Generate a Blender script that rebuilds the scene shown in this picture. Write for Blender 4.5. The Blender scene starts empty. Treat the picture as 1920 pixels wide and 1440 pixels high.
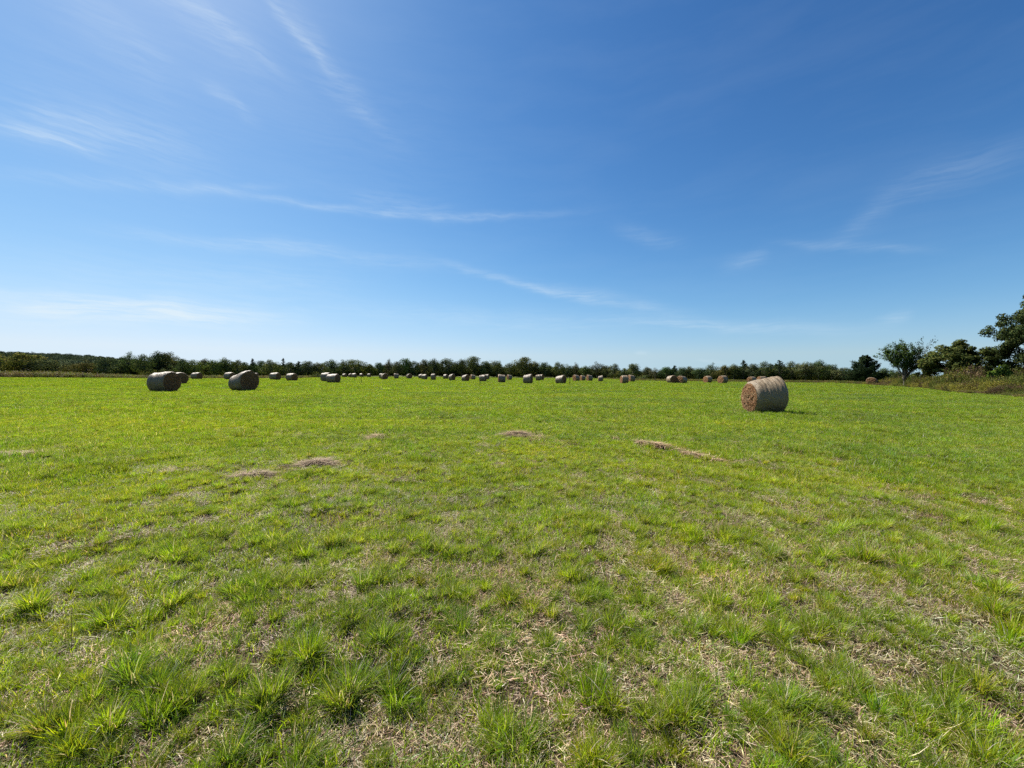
import bpy, math, random
import numpy as np
from mathutils import Matrix, Vector

R = math.radians
scn = bpy.context.scene
COL = scn.collection

# ------------------------------------------------------------------ camera
CAM_H = 1.45
F_PX, CX, CY = 721.0, 960.0, 720.0          # ultra wide phone lens, in 1920x1440 pixels
PITCH, ROLL = math.atan(17.5 / 721.0), R(0.40)
_f = Vector((0, math.cos(PITCH), -math.sin(PITCH)))
_r0 = Vector((1, 0, 0)); _u0 = Vector((0, math.sin(PITCH), math.cos(PITCH)))
_r = _r0 * math.cos(ROLL) + _u0 * math.sin(ROLL)
_u = _u0 * math.cos(ROLL) - _r0 * math.sin(ROLL)
cam_d = bpy.data.cameras.new('camera')
cam = bpy.data.objects.new('camera', cam_d); COL.objects.link(cam)
cam.matrix_world = Matrix(((_r.x, _u.x, -_f.x, 0), (_r.y, _u.y, -_f.y, 0), (_r.z, _u.z, -_f.z, CAM_H), (0, 0, 0, 1)))
cam_d.sensor_fit = 'HORIZONTAL'; cam_d.sensor_width = 36.0
cam_d.lens = 36.0 * F_PX / 1920.0
cam_d.clip_start = 0.05; cam_d.clip_end = 9000
scn.camera = cam

def ray(x, y):
    return _f + _r * ((x - CX) / F_PX) - _u * ((y - CY) / F_PX)
def ground_at(x, y):
    d = ray(x, y); t = -CAM_H / d.z
    return d.x * t, d.y * t
def horizon(x):
    return 702.5 + (x - 960) * math.tan(ROLL)
def at_depth(x, depth):
    d = ray(x, horizon(x)); t = depth / d.y
    return d.x * t, depth
def height_at(x, y, depth):
    d = ray(x, y); t = depth / d.y
    return CAM_H + d.z * t

# ------------------------------------------------------------------ light, sky, exposure
EXPOSURE = 1.0
SUN_EL, SUN_AZ = R(50), R(-47)      # azimuth measured from +Y (view direction) towards +X
sdir = Vector((math.sin(SUN_AZ) * math.cos(SUN_EL), math.cos(SUN_AZ) * math.cos(SUN_EL), math.sin(SUN_EL)))
sun_d = bpy.data.lights.new('sun', 'SUN'); sun_d.energy = 5.0; sun_d.angle = R(0.55); sun_d.color = (1.0, 0.95, 0.86)
sun = bpy.data.objects.new('sun', sun_d); COL.objects.link(sun)
sun.rotation_euler = (-sdir).to_track_quat('-Z', 'Y').to_euler()

scn.view_settings.view_transform = 'Standard'; scn.view_settings.look = 'None'
scn.view_settings.exposure = EXPOSURE; scn.view_settings.gamma = 1.0
scn.view_settings.use_curve_mapping = False
scn.cycles.max_bounces = 4; scn.cycles.diffuse_bounces = 2; scn.cycles.glossy_bounces = 1
scn.cycles.transmission_bounces = 3; scn.cycles.transparent_max_bounces = 4
scn.cycles.caustics_reflective = False; scn.cycles.caustics_refractive = False
scn.cycles.sample_clamp_indirect = 4.0
scn.cycles.use_denoising = False
scn.cycles.use_adaptive_sampling = True; scn.cycles.adaptive_threshold = 0.02

world = bpy.data.worlds.new('World'); scn.world = world; world.use_nodes = True
SKY_STRENGTH = 0.1 / 2 ** EXPOSURE
STREAKS = [  # x0,y0,x1,y1 (photo), half width deg, gain : thin cirrus streaks fixed in the sky
    (-40, 228, 200, 290, .55, .75), (-60, 200, 330, 262, 1.0, .30), (-60, 175, 420, 300, 2.2, .22), (-100, 318, 560, 348, .55, .30),
    (300, 332, 1080, 396, .45, .45), (640, 362, 860, 402, 1.1, .28), (160, 424, 640, 470, .7, .35), (420, 450, 860, 500, .9, .30),
    (820, 490, 1160, 575, .55, .55), (980, 530, 1300, 590, .9, .35), (-120, 556, 560, 596, 1.3, 1.5), (-60, 575, 420, 600, 1.4, .5),
    (480, -30, 620, 130, .55, .55), (500, -40, 700, 210, 1.3, .30), (250, -60, 500, 130, 1.6, .34), (300, -40, 560, 160, .6, .30), (380, 150, 490, 228, .6, .40), (90, -60, 330, 160, 2.2, .24), (560, 110, 760, 270, .8, .22),
    (1570, 468, 1690, 350, 1.0, .18), (1640, 378, 1960, 258, 1.7, .22), (1140, 425, 1290, 455, 1.0, .22), (1350, 508, 1440, 478, .9, .26),
    (1150, 600, 1640, 615, .7, .45), (1440, 455, 1760, 470, .4, .25), (-100, 480, 700, 530, 2.0, .26), (1640, 600, 1720, 590, .5, .45), (-80, 640, 700, 650, 1.0, .4),
    (1195, 662, 1220, 664, .25, .6), (1300, 672, 1352, 676, .22, .5), (500, 560, 1250, 610, 1.4, .28), (-100, 20, 420, 330, 7.0, .10), (150, -80, 900, 330, 8.0, .08),
]
def make_world():
    nt = world.node_tree; N = nt.nodes; L = nt.links
    for n in list(N): N.remove(n)
    out = N.new('ShaderNodeOutputWorld'); bg = N.new('ShaderNodeBackground')
    L.new(bg.outputs[0], out.inputs[0]); bg.inputs[1].default_value = SKY_STRENGTH
    sky = N.new('ShaderNodeTexSky'); sky.sky_type = 'NISHITA'; sky.sun_disc = False
    sky.sun_elevation = SUN_EL; sky.sun_rotation = SUN_AZ
    sky.air_density = 1.0; sky.dust_density = 0.4; sky.ozone_density = 3.0; sky.altitude = 200
    tc = N.new('ShaderNodeTexCoord')
    sep = N.new('ShaderNodeSeparateXYZ'); L.new(tc.outputs['Generated'], sep.inputs[0])
    def math_(op, a, b=None, c=None, clamp=False):
        n = N.new('ShaderNodeMath'); n.operation = op; n.use_clamp = clamp
        for i, v in enumerate((a, b, c)):
            if v is None: continue
            if isinstance(v, (int, float)): n.inputs[i].default_value = v
            else: L.new(v, n.inputs[i])
        return n.outputs[0]
    def vmath(op, a, b=None):
        n = N.new('ShaderNodeVectorMath'); n.operation = op
        for i, v in enumerate((a, b)):
            if v is None: continue
            if isinstance(v, (tuple, list)): n.inputs[i].default_value = v
            else: L.new(v, n.inputs[i])
        return n.outputs['Value'] if op == 'DOT_PRODUCT' else n.outputs[0]
    lift = N.new('ShaderNodeCombineXYZ'); L.new(sep.outputs[0], lift.inputs[0]); L.new(sep.outputs[1], lift.inputs[1])
    L.new(math_('MAXIMUM', sep.outputs[2], .05), lift.inputs[2]); L.new(lift.outputs[0], sky.inputs[0])
    # deepen the blue a little, hold the haze at the horizon back (the phone's colour response)
    sc = N.new('ShaderNodeSeparateColor'); L.new(sky.outputs[0], sc.inputs[0])
    def response(ch, k, p, q):
        x = math_('POWER', math_('MULTIPLY', sc.outputs[ch], .1), p)
        return math_('DIVIDE', math_('MULTIPLY', x, k * 10.3), math_('MULTIPLY_ADD', x, q, 1.0))
    cr = response(0, 2.257, 1.7, 1.8); cg = response(1, 2.83, 1.6, 2.3); cb = response(2, 4.045, 1.75, 3.0)
    cc = N.new('ShaderNodeCombineColor'); L.new(cr, cc.inputs[0]); L.new(cg, cc.inputs[1]); L.new(cb, cc.inputs[2])
    az = math_('ARCTAN2', sep.outputs[0], sep.outputs[1]); el = math_('ARCSINE', sep.outputs[2])
    comb = N.new('ShaderNodeCombineXYZ'); L.new(az, comb.inputs[0]); L.new(el, comb.inputs[1])
    P0 = comb.outputs[0]
    def noise(vec, scale, detail=4, rough=.55, sx=1, sy=1, rot=0, loc=(0, 0, 0)):
        m = N.new('ShaderNodeMapping'); m.inputs['Scale'].default_value = (sx, sy, 1); m.inputs['Rotation'].default_value = (0, 0, rot)
        m.inputs['Location'].default_value = loc
        L.new(vec, m.inputs[0])
        n = N.new('ShaderNodeTexNoise'); n.inputs['Scale'].default_value = scale; n.inputs['Detail'].default_value = detail
        n.inputs['Roughness'].default_value = rough; L.new(m.outputs[0], n.inputs['Vector'])
        return n
    # bend the streaks a little
    w = noise(P0, 5.0, 2); wv = vmath('SUBTRACT', w.outputs['Color'], (.5, .5, .5)); wv = vmath('MULTIPLY', wv, (.07, .035, 0))
    w2 = noise(P0, 22.0, 3); wv2 = vmath('SUBTRACT', w2.outputs['Color'], (.5, .5, .5)); wv2 = vmath('MULTIPLY', wv2, (.02, .010, 0))
    P = vmath('ADD', vmath('ADD', P0, wv), wv2)
    fib = noise(P, 12.0, 7, .66, .8, 9.0, R(-14)).outputs['Fac']      # fibres
    fib2 = noise(P, 16.0, 5, .6, 1.0, 4.0, R(-24), (3, 1, 0)).outputs['Fac']
    total = None
    for (x0, y0, x1, y1, wd, g) in STREAKS:
        a = ray(x0, y0).normalized(); b = ray(x1, y1).normalized()
        A = Vector((math.atan2(a.x, a.y), math.asin(a.z), 0)); B = Vector((math.atan2(b.x, b.y), math.asin(b.z), 0))
        t = (B - A); ln = t.length; t.normalize(); n_ = Vector((-t.y, t.x, 0))
        q = vmath('SUBTRACT', P, tuple(A))
        v = vmath('DOT_PRODUCT', q, tuple(n_ / R(wd))); u = vmath('DOT_PRODUCT', q, tuple(t / ln))
        gs = math_('EXPONENT', math_('MULTIPLY', math_('MULTIPLY', v, v), -1.0))
        uc = math_('SUBTRACT', math_('MULTIPLY', u, 2.0), 1.0)
        u4 = math_('POWER', math_('ABSOLUTE', uc), 3.0)
        e = math_('EXPONENT', math_('MULTIPLY', u4, -1.6))
        s = math_('MULTIPLY', math_('MULTIPLY', gs, e), g * .36)
        total = s if total is None else math_('ADD', total, s)
    fm = N.new('ShaderNodeMapRange'); fm.inputs[1].default_value = .38; fm.inputs[2].default_value = .63; fm.inputs[3].default_value = .28; fm.inputs[4].default_value = 1.45
    L.new(math_('MULTIPLY_ADD', fib, .7, math_('MULTIPLY', fib2, .3)), fm.inputs[0])
    mask = math_('MULTIPLY', total, fm.outputs[0])
    # a faint veil of ice cloud everywhere
    veil = noise(P, 3.0, 6, .6, .8, 4.0, R(-10), (7, 2, 0)).outputs['Fac']
    vr = N.new('ShaderNodeMapRange'); vr.inputs[1].default_value = .45; vr.inputs[2].default_value = .8; vr.inputs[3].default_value = 0; vr.inputs[4].default_value = .035
    L.new(veil, vr.inputs[0])
    mask = math_('ADD', mask, vr.outputs[0], clamp=True)
    mask = math_('MINIMUM', mask, .8)
    up = N.new('ShaderNodeMapRange'); up.inputs[1].default_value = 0.0; up.inputs[2].default_value = .03; L.new(sep.outputs[2], up.inputs[0])
    mask = math_('MULTIPLY', mask, up.outputs[0])
    mix = N.new('ShaderNodeMix'); mix.data_type = 'RGBA'
    L.new(mask, mix.inputs[0]); L.new(cc.outputs[0], mix.inputs[6])
    mix.inputs[7].default_value = (7.8, 8.9, 9.6, 1)
    L.new(mix.outputs[2], bg.inputs[0])
make_world()

# ------------------------------------------------------------------ helpers
rng = np.random.default_rng(7)
def vnoise(x, y, seed=0):
    x = np.asarray(x, float); y = np.asarray(y, float)
    xi = np.floor(x).astype(np.int64); yi = np.floor(y).astype(np.int64); fx = x - xi; fy = y - yi
    fx = fx * fx * (3 - 2 * fx); fy = fy * fy * (3 - 2 * fy)
    def h(a, b):
        n = (a * 374761393 + b * 668265263 + seed * 1442695041) & 0xffffffff
        n = ((n ^ (n >> 13)) * 1274126177) & 0xffffffff
        return ((n ^ (n >> 16)) & 0xffff) / 65535.0
    return (h(xi, yi) * (1 - fx) + h(xi + 1, yi) * fx) * (1 - fy) + (h(xi, yi + 1) * (1 - fx) + h(xi + 1, yi + 1) * fx) * fy
def fbm(x, y, seed=0, oct=3):
    s = 0; a = 1; t = 0
    for i in range(oct):
        s = s + a * vnoise(x * 2 ** i, y * 2 ** i, seed + i); t += a; a *= .5
    return s / t
def ground_z(x, y):
    x = np.asarray(x, float); y = np.asarray(y, float); r = np.hypot(x, y)
    near = (fbm(x / .7, y / .7, 3, 3) - .5) * .14 * np.clip((16 - r) / 8, 0, 1)
    mid = (fbm(x / 9, y / 9, 9, 2) - .5) * .16 * np.clip(r / 14, 0, 1) * np.clip((90 - r) / 40, 0, 1)
    return near + mid

def new_mesh(name, V, faces, mat=None, colors=None, uv=None, smooth=False, nrm=None):
    """V (n,3); faces: (k,m) array or a list of such arrays"""
    if not isinstance(faces, list): faces = [faces]
    me = bpy.data.meshes.new(name)
    nl = sum(f.size for f in faces); nf = sum(len(f) for f in faces)
    me.vertices.add(len(V)); me.vertices.foreach_set('co', np.ascontiguousarray(V, dtype=np.float32).ravel())
    me.loops.add(nl); me.polygons.add(nf)
    me.loops.foreach_set('vertex_index', np.concatenate([f.ravel() for f in faces]).astype(np.int32))
    tot = np.concatenate([np.full(len(f), f.shape[1]) for f in faces]).astype(np.int32)
    st = np.concatenate([[0], np.cumsum(tot)[:-1]]).astype(np.int32)
    me.polygons.foreach_set('loop_start', st)
    me.update(calc_edges=True)
    if smooth: me.polygons.foreach_set('use_smooth', np.ones(nf, bool))
    if colors is not None:
        a = me.color_attributes.new('bcol', 'FLOAT_COLOR', 'POINT')
        c = np.ones((len(V), 4), np.float32); c[:, :3] = colors; a.data.foreach_set('color', c.ravel())
    if nrm is not None:
        a = me.attributes.new('cn', 'FLOAT_VECTOR', 'POINT'); a.data.foreach_set('vector', np.ascontiguousarray(nrm, dtype=np.float32).ravel())
    if uv is not None:
        l = me.uv_layers.new(name='UVMap')
        vi = np.concatenate([f.ravel() for f in faces])
        l.data.foreach_set('uv', np.ascontiguousarray(uv[vi], dtype=np.float32).ravel())
    if mat is not None: me.materials.append(mat)
    me.validate(); me.update()
    return me
def link(name, me, parent=None, **props):
    o = bpy.data.objects.new(name, me); COL.objects.link(o)
    if parent is not None: o.parent = parent
    for k, v in props.items():
        if v: o[k] = v
    return o

class NT:
    def __init__(self, name):
        self.m = bpy.data.materials.new(name); self.m.use_nodes = True
        self.t = self.m.node_tree; self.N = self.t.nodes; self.L = self.t.links
        for n in list(self.N): self.N.remove(n)
        self.out = self.N.new('ShaderNodeOutputMaterial')
    def node(self, typ, ins=None, **at):
        n = self.N.new(typ)
        for k, v in at.items(): setattr(n, k, v)
        for k, v in (ins or {}).items():
            if isinstance(v, bpy.types.NodeSocket): self.L.new(v, n.inputs[k])
            else: n.inputs[k].default_value = v
        return n
    def mix(self, fac, a, b, blend='MIX'):
        n = self.N.new('ShaderNodeMix'); n.data_type = 'RGBA'; n.blend_type = blend
        for i, v in ((0, fac), (6, a), (7, b)):
            if isinstance(v, bpy.types.NodeSocket): self.L.new(v, n.inputs[i])
            else: n.inputs[i].default_value = v if i == 0 else (*v, 1)
        return n.outputs[2]
    def ramp(self, fac, stops):
        n = self.N.new('ShaderNodeValToRGB'); self.L.new(fac, n.inputs[0]); e = n.color_ramp.elements
        while len(e) > 1: e.remove(e[0])
        e[0].position = stops[0][0]; e[0].color = (*stops[0][1], 1)
        for p, c in stops[1:]:
            k = e.new(p); k.color = (*c, 1)
        return n.outputs[0]
    def noise(self, vec, scale, detail=3, rough=.55):
        return self.node('ShaderNodeTexNoise', {'Vector': vec, 'Scale': scale, 'Detail': detail, 'Roughness': rough}).outputs['Fac']
    def mapr(self, v, a, b, c, d):
        return self.node('ShaderNodeMapRange', {0: v, 1: a, 2: b, 3: c, 4: d}).outputs[0]

def blade_material(name, trans=.45, spec=.25, rough=.45, tcol=(1.15, 1.1, .55), patches=True):
    k = NT(name)
    col = k.node('ShaderNodeAttribute', attribute_name='bcol').outputs['Color']
    tint = k.node('ShaderNodeAttribute', attribute_name='tint', attribute_type='INSTANCER').outputs['Color']
    c = k.mix(1.0, col, tint, 'MULTIPLY')
    if patches:   # drifts of yellower and bluer grass over the field
        pos = k.node('ShaderNodeNewGeometry').outputs['Position']
        ps = k.node('ShaderNodeMapping', {'Vector': pos, 'Scale': (.55, 1.5, 1), 'Rotation': (0, 0, .12)}).outputs[0]
        n1 = k.noise(ps, .17, 5, .65); n2 = k.noise(pos, 1.1, 3, .6)
        v = k.ramp(n1, [(.30, (.62, .72, 1.4)), (.44, (.88, .92, 1.15)), (.58, (1.08, 1.05, .88)), (.72, (1.24, 1.10, .84))])
        c = k.mix(1.0, c, v, 'MULTIPLY')
        v2 = k.ramp(n2, [(.3, (.84, .88, .94)), (.55, (1, 1, 1)), (.75, (1.14, 1.08, .95))])
        c = k.mix(1.0, c, v2, 'MULTIPLY')
    p = k.node('ShaderNodeBsdfPrincipled', {'Base Color': c, 'Roughness': rough, 'Specular IOR Level': spec})
    t = k.node('ShaderNodeBsdfTranslucent', {'Color': k.mix(1.0, c, tcol, 'MULTIPLY')})
    m = k.node('ShaderNodeMixShader', {0: trans, 1: p.outputs[0], 2: t.outputs[0]})
    k.L.new(m.outputs[0], k.out.inputs[0])
    return k.m
def leaf_material(name, trans=.3, spec=.2, tcol=(1.1, 1.2, .5), soft=0.0):
    k = NT(name)
    col = k.node('ShaderNodeAttribute', attribute_name='bcol').outputs['Color']
    oi = k.node('ShaderNodeObjectInfo')
    c = k.mix(1.0, col, oi.outputs['Color'], 'MULTIPLY')
    c = k.mix(1.0, c, k.ramp(oi.outputs['Random'], [(0, (.78, .80, .85)), (.5, (1, 1, 1)), (1, (1.2, 1.12, .95))]), 'MULTIPLY')
    if soft:
        cn = k.node('ShaderNodeAttribute', attribute_name='cn').outputs['Vector']
        vt = k.node('ShaderNodeVectorTransform', {0: cn}, vector_type='NORMAL', convert_from='OBJECT', convert_to='WORLD').outputs[0]
        gn = k.node('ShaderNodeNewGeometry').outputs['Normal']
        vs = k.node('ShaderNodeVectorMath', {0: gn, 'Scale': 1 - soft}, operation='SCALE').outputs[0]
        vt = k.node('ShaderNodeVectorMath', {0: vt, 'Scale': soft}, operation='SCALE').outputs[0]
        nn = k.node('ShaderNodeVectorMath', {0: vs, 1: vt}, operation='ADD').outputs[0]
        nn = k.node('ShaderNodeVectorMath', {0: nn}, operation='NORMALIZE').outputs[0]
        p = k.node('ShaderNodeBsdfDiffuse', {'Color': c, 'Normal': nn}); t = k.node('ShaderNodeBsdfTranslucent', {'Color': k.mix(1.0, c, tcol, 'MULTIPLY'), 'Normal': nn})
    else:
        p = k.node('ShaderNodeBsdfPrincipled', {'Base Color': c, 'Roughness': .55, 'Specular IOR Level': spec})
        t = k.node('ShaderNodeBsdfTranslucent', {'Color': k.mix(1.0, c, tcol, 'MULTIPLY')})
    m = k.node('ShaderNodeMixShader', {0: trans, 1: p.outputs[0], 2: t.outputs[0]})
    k.L.new(m.outputs[0], k.out.inputs[0])
    return k.m
M_GRASS = blade_material('grass_blades', .55, .25, .42)
M_STRAW = blade_material('dry_straw', .18, .25, .55, (1, .95, .8), False)
M_LEAF = leaf_material('tree_leaves', .24, .06, soft=.72)
M_WEED = leaf_material('weed_leaves', .35, .06)

def bark_material():
    k = NT('bark'); tc = k.node('ShaderNodeTexCoord').outputs['Object']
    n = k.noise(tc, 9, 4)
    c = k.ramp(n, [(.3, (.055, .045, .036)), (.7, (.16, .135, .11))])
    p = k.node('ShaderNodeBsdfPrincipled', {'Base Color': c, 'Roughness': .9})
    k.L.new(p.outputs[0], k.out.inputs[0]); return k.m
M_BARK = bark_material()

# ------------------------------------------------------------------ instancer for stuff
def euler_rot(n):
    return n
def scatter(name, coll, pts, rot, scl, idx, tint, label, category, mats=()):
    """one 'stuff' object: points carry the placement, a geometry node group puts a small mesh on each"""
    me = bpy.data.meshes.new(name)
    n = len(pts); me.vertices.add(n); me.vertices.foreach_set('co', np.asarray(pts, np.float32).ravel())
    def att(nm, typ, data, key):
        a = me.attributes.new(nm, typ, 'POINT'); a.data.foreach_set(key, data)
    att('rot', 'FLOAT_VECTOR', np.asarray(rot, np.float32).ravel(), 'vector')
    att('scl', 'FLOAT_VECTOR', np.asarray(scl, np.float32).ravel(), 'vector')
    att('idx', 'INT', np.asarray(idx, np.int32), 'value')
    t4 = np.ones((n, 4), np.float32); t4[:, :3] = tint
    att('tint', 'FLOAT_COLOR', t4.ravel(), 'color')
    for m in mats: me.materials.append(m)
    o = link(name, me, label=label, category=category, kind='stuff')
    g = bpy.data.node_groups.new(name + '_scatter', 'GeometryNodeTree')
    g.interface.new_socket('Geometry', in_out='INPUT', socket_type='NodeSocketGeometry')
    g.interface.new_socket('Geometry', in_out='OUTPUT', socket_type='NodeSocketGeometry')
    N = g.nodes; L = g.links
    gi = N.new('NodeGroupInput'); go = N.new('NodeGroupOutput')
    ci = N.new('GeometryNodeCollectionInfo'); ci.inputs[0].default_value = coll; ci.inputs[1].default_value = True; ci.inputs[2].default_value = True
    ip = N.new('GeometryNodeInstanceOnPoints')
    def na(nm, typ):
        a = N.new('GeometryNodeInputNamedAttribute'); a.data_type = typ; a.inputs[0].default_value = nm
        return a.outputs[0]
    e2r = N.new('FunctionNodeEulerToRotation'); L.new(na('rot', 'FLOAT_VECTOR'), e2r.inputs[0])
    L.new(gi.outputs[0], ip.inputs['Points']); L.new(ci.outputs[0], ip.inputs['Instance'])
    ip.inputs['Pick Instance'].default_value = True
    L.new(na('idx', 'INT'), ip.inputs['Instance Index']); L.new(e2r.outputs[0], ip.inputs['Rotation'])
    L.new(na('scl', 'FLOAT_VECTOR'), ip.inputs['Scale'])
    L.new(ip.outputs[0], go.inputs[0])
    md = o.modifiers.new('scatter', 'NODES'); md.node_group = g
    return o
def library(name, meshes):
    c = bpy.data.collections.new(name)
    for i, me in enumerate(meshes):
        o = bpy.data.objects.new('%s_%02d' % (name, i), me); c.objects.link(o)
    return c

# ------------------------------------------------------------------ blades of grass
# vivid green, a bluer green, yellow green
GREENS = np.array([(.268, .372, .012), (.315, .398, .014), (.196, .305, .022), (.205, .280, .050), (.355, .392, .030)])
STRAWS = np.array([(.60, .48, .30), (.49, .375, .23), (.66, .56, .39), (.37, .265, .16), (.24, .155, .09)])
def blades(r, base, length, width, az, tilt, bend, col, segs=3, twist=.6):
    n = len(base); S = np.linspace(0, 1, segs + 1)
    P = np.zeros((n, segs + 1, 3)); P[:, 0] = base
    d = np.stack([np.cos(az), np.sin(az)], 1)
    for i in range(1, segs + 1):
        th = tilt + bend * (S[i] - .5 / segs)
        st = (length / segs)[:, None]
        P[:, i, :2] = P[:, i - 1, :2] + d * np.sin(th)[:, None] * st
        P[:, i, 2] = P[:, i - 1, 2] + (np.cos(th)[:, None] * st)[:, 0]
    wa = az + np.pi / 2 + r.normal(0, twist, n)
    wv = np.stack([np.cos(wa), np.sin(wa), r.normal(0, .15, n)], 1)
    prof = 1 - S ** 2.2 * .92
    V = np.zeros((n, segs + 1, 2, 3))
    for i in range(segs + 1):
        off = wv * (width * prof[i] * .5)[:, None]
        V[:, i, 0] = P[:, i] - off; V[:, i, 1] = P[:, i] + off
    V = V.reshape(-1, 3); b = np.arange(n)[:, None] * 2 * (segs + 1)
    F = []
    for i in range(segs):
        F.append(b + np.array([[2 * i, 2 * i + 1, 2 * i + 3, 2 * i + 2]]))
    C = np.repeat(col, 2 * (segs + 1), axis=0)
    return V, np.concatenate(F), C
def pick(r, pal, n, jit=.14):
    c = pal[r.integers(0, len(pal), n)] * (1 + r.normal(0, jit, (n, 1))) * (1 + r.normal(0, .05, (n, 3)))
    return np.clip(c, .01, .8)
def join(parts):
    Vs, Fs, Cs = [], [], []; o = 0
    for V, F, C in parts:
        Vs.append(V); Fs.append(F + o); Cs.append(C); o += len(V)
    return np.concatenate(Vs), np.concatenate(Fs), np.concatenate(Cs)

def tussock_mesh(i):
    r = np.random.default_rng(100 + i)
    n = r.integers(160, 230); rad = r.uniform(.04, .065) if i < 5 else r.uniform(.05, .11)
    a = r.uniform(0, 2 * np.pi, n); rr = rad * np.sqrt(r.uniform(0, 1, n))
    base = np.stack([np.cos(a) * rr, np.sin(a) * rr, np.full(n, -.012)], 1)
    wind = r.uniform(0, 6.28); az = np.where(r.random(n) < (.15 if i < 5 else .35), wind + r.normal(0, .9, n), a + r.normal(0, .6 if i < 5 else .9, n))
    ln = r.uniform(.07, .19, n) * (r.uniform(1.0, 1.25) if i < 5 else r.uniform(.75, 1.15))
    tilt = np.abs(r.normal(.06, .16, n)) + rr / rad * .26; bend = r.uniform(.05, 1.3, n)
    pal = np.roll(GREENS, i, axis=0)[:3]
    col = pick(r, pal, n); dry = r.random(n) < .07
    col[dry] = pick(r, STRAWS[:3], dry.sum())
    A = blades(r, base, ln, r.uniform(.0036, .0066, n), az, tilt, bend, col, 4)
    m = 26   # dry blades hanging round the foot
    a = r.uniform(0, 2 * np.pi, m); base = np.stack([np.cos(a) * rad, np.sin(a) * rad, np.full(m, -.005)], 1)
    B = blades(r, base, r.uniform(.05, .12, m), r.uniform(.002, .004, m), a + r.normal(0, .4, m), r.uniform(.7, 1.2, m), r.uniform(.2, .7, m), pick(r, STRAWS, m), 3)
    V, F, C = join([A, B]); return new_mesh('tussock', V, F, M_GRASS, C)
def short_mesh(i, dryness, half=.25, n=900, lo=.02, hi=.075, w=(.0026, .0046)):
    r = np.random.default_rng(200 + i)
    base = np.stack([r.uniform(-half, half, n) + r.normal(0, .03, n), r.uniform(-half, half, n) + r.normal(0, .03, n), np.full(n, -.006)], 1)
    # blades stand in small bunches
    k = 60; cen = r.uniform(-half, half, (k, 2)); b = r.random(n) < .6; w_ = r.integers(0, k, n)
    base[b, :2] = cen[w_[b]] + r.normal(0, .018, (b.sum(), 2))
    az = r.uniform(0, 2 * np.pi, n)
    col = pick(r, GREENS, n); dry = r.random(n) < dryness; col[dry] = pick(r, STRAWS, dry.sum())
    V, F, C = blades(r, base, r.uniform(lo, hi, n), r.uniform(*w, n), az, np.abs(r.normal(.3, .35, n)), r.uniform(.2, 1.5, n), col, 3)
    return new_mesh('short_grass', V, F, M_GRASS, C)
def litter_mesh(i, half=.25, n=1700):
    r = np.random.default_rng(300 + i)
    base = np.stack([r.uniform(-half, half, n) * 1.1, r.uniform(-half, half, n) * 1.1, r.uniform(-.004, .022, n) * r.random(n)], 1)
    az = r.normal(.9, .9, n) + np.pi * r.integers(0, 2, n)
    V, F, C = blades(r, base, r.uniform(.012, .055, n) * np.where(r.random(n) < .06, 2.2, 1.0), r.uniform(.0017, .0036, n), az, r.normal(1.36, .24, n), r.normal(.15, .3, n), pick(r, STRAWS, n, .2), 2, .5)
    return new_mesh('litter', V, F, M_STRAW, C)
def turf_mesh(i, half, n, lo, hi, w, dryness):
    r = np.random.default_rng(400 + i)
    base = np.stack([r.uniform(-half, half, n) * 1.06, r.uniform(-half, half, n) * 1.06, np.full(n, -.01)], 1)
    near = half < 1.5; k = int((20 if near else 3.2) * (2 * half) ** 2)
    cen = r.uniform(-half, half, (k, 2)); b = r.random(n) < .72; w_ = r.integers(0, k, n)
    base[b, :2] = cen[w_[b]] + r.normal(0, .045 if near else .13, (b.sum(), 2)); ck = r.uniform(.65, 1.75, k)
    ln = r.uniform(lo, hi, n); ln[~b] *= .6; ln[b] *= ck[w_[b]]
    cg = np.array([(.200, .300, .014), (.225, .315, .015), (.170, .270, .022), (.245, .310, .026)])
    ct = (1 + r.normal(0, .15, (k, 1))) * (1 + r.normal(0, .06, (k, 3)))
    col = pick(r, cg, n, .09); col[b] *= ct[w_[b]]; dry = r.random(n) < dryness; col[dry] = pick(r, STRAWS[:3], dry.sum())
    V, F, C = blades(r, base, ln, r.uniform(*w, n), r.uniform(0, 2 * np.pi, n), np.abs(r.normal(.2, .3, n)), r.uniform(.1, 1.1, n), col, 2)
    return new_mesh('turf', V, F, M_GRASS, C)

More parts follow.
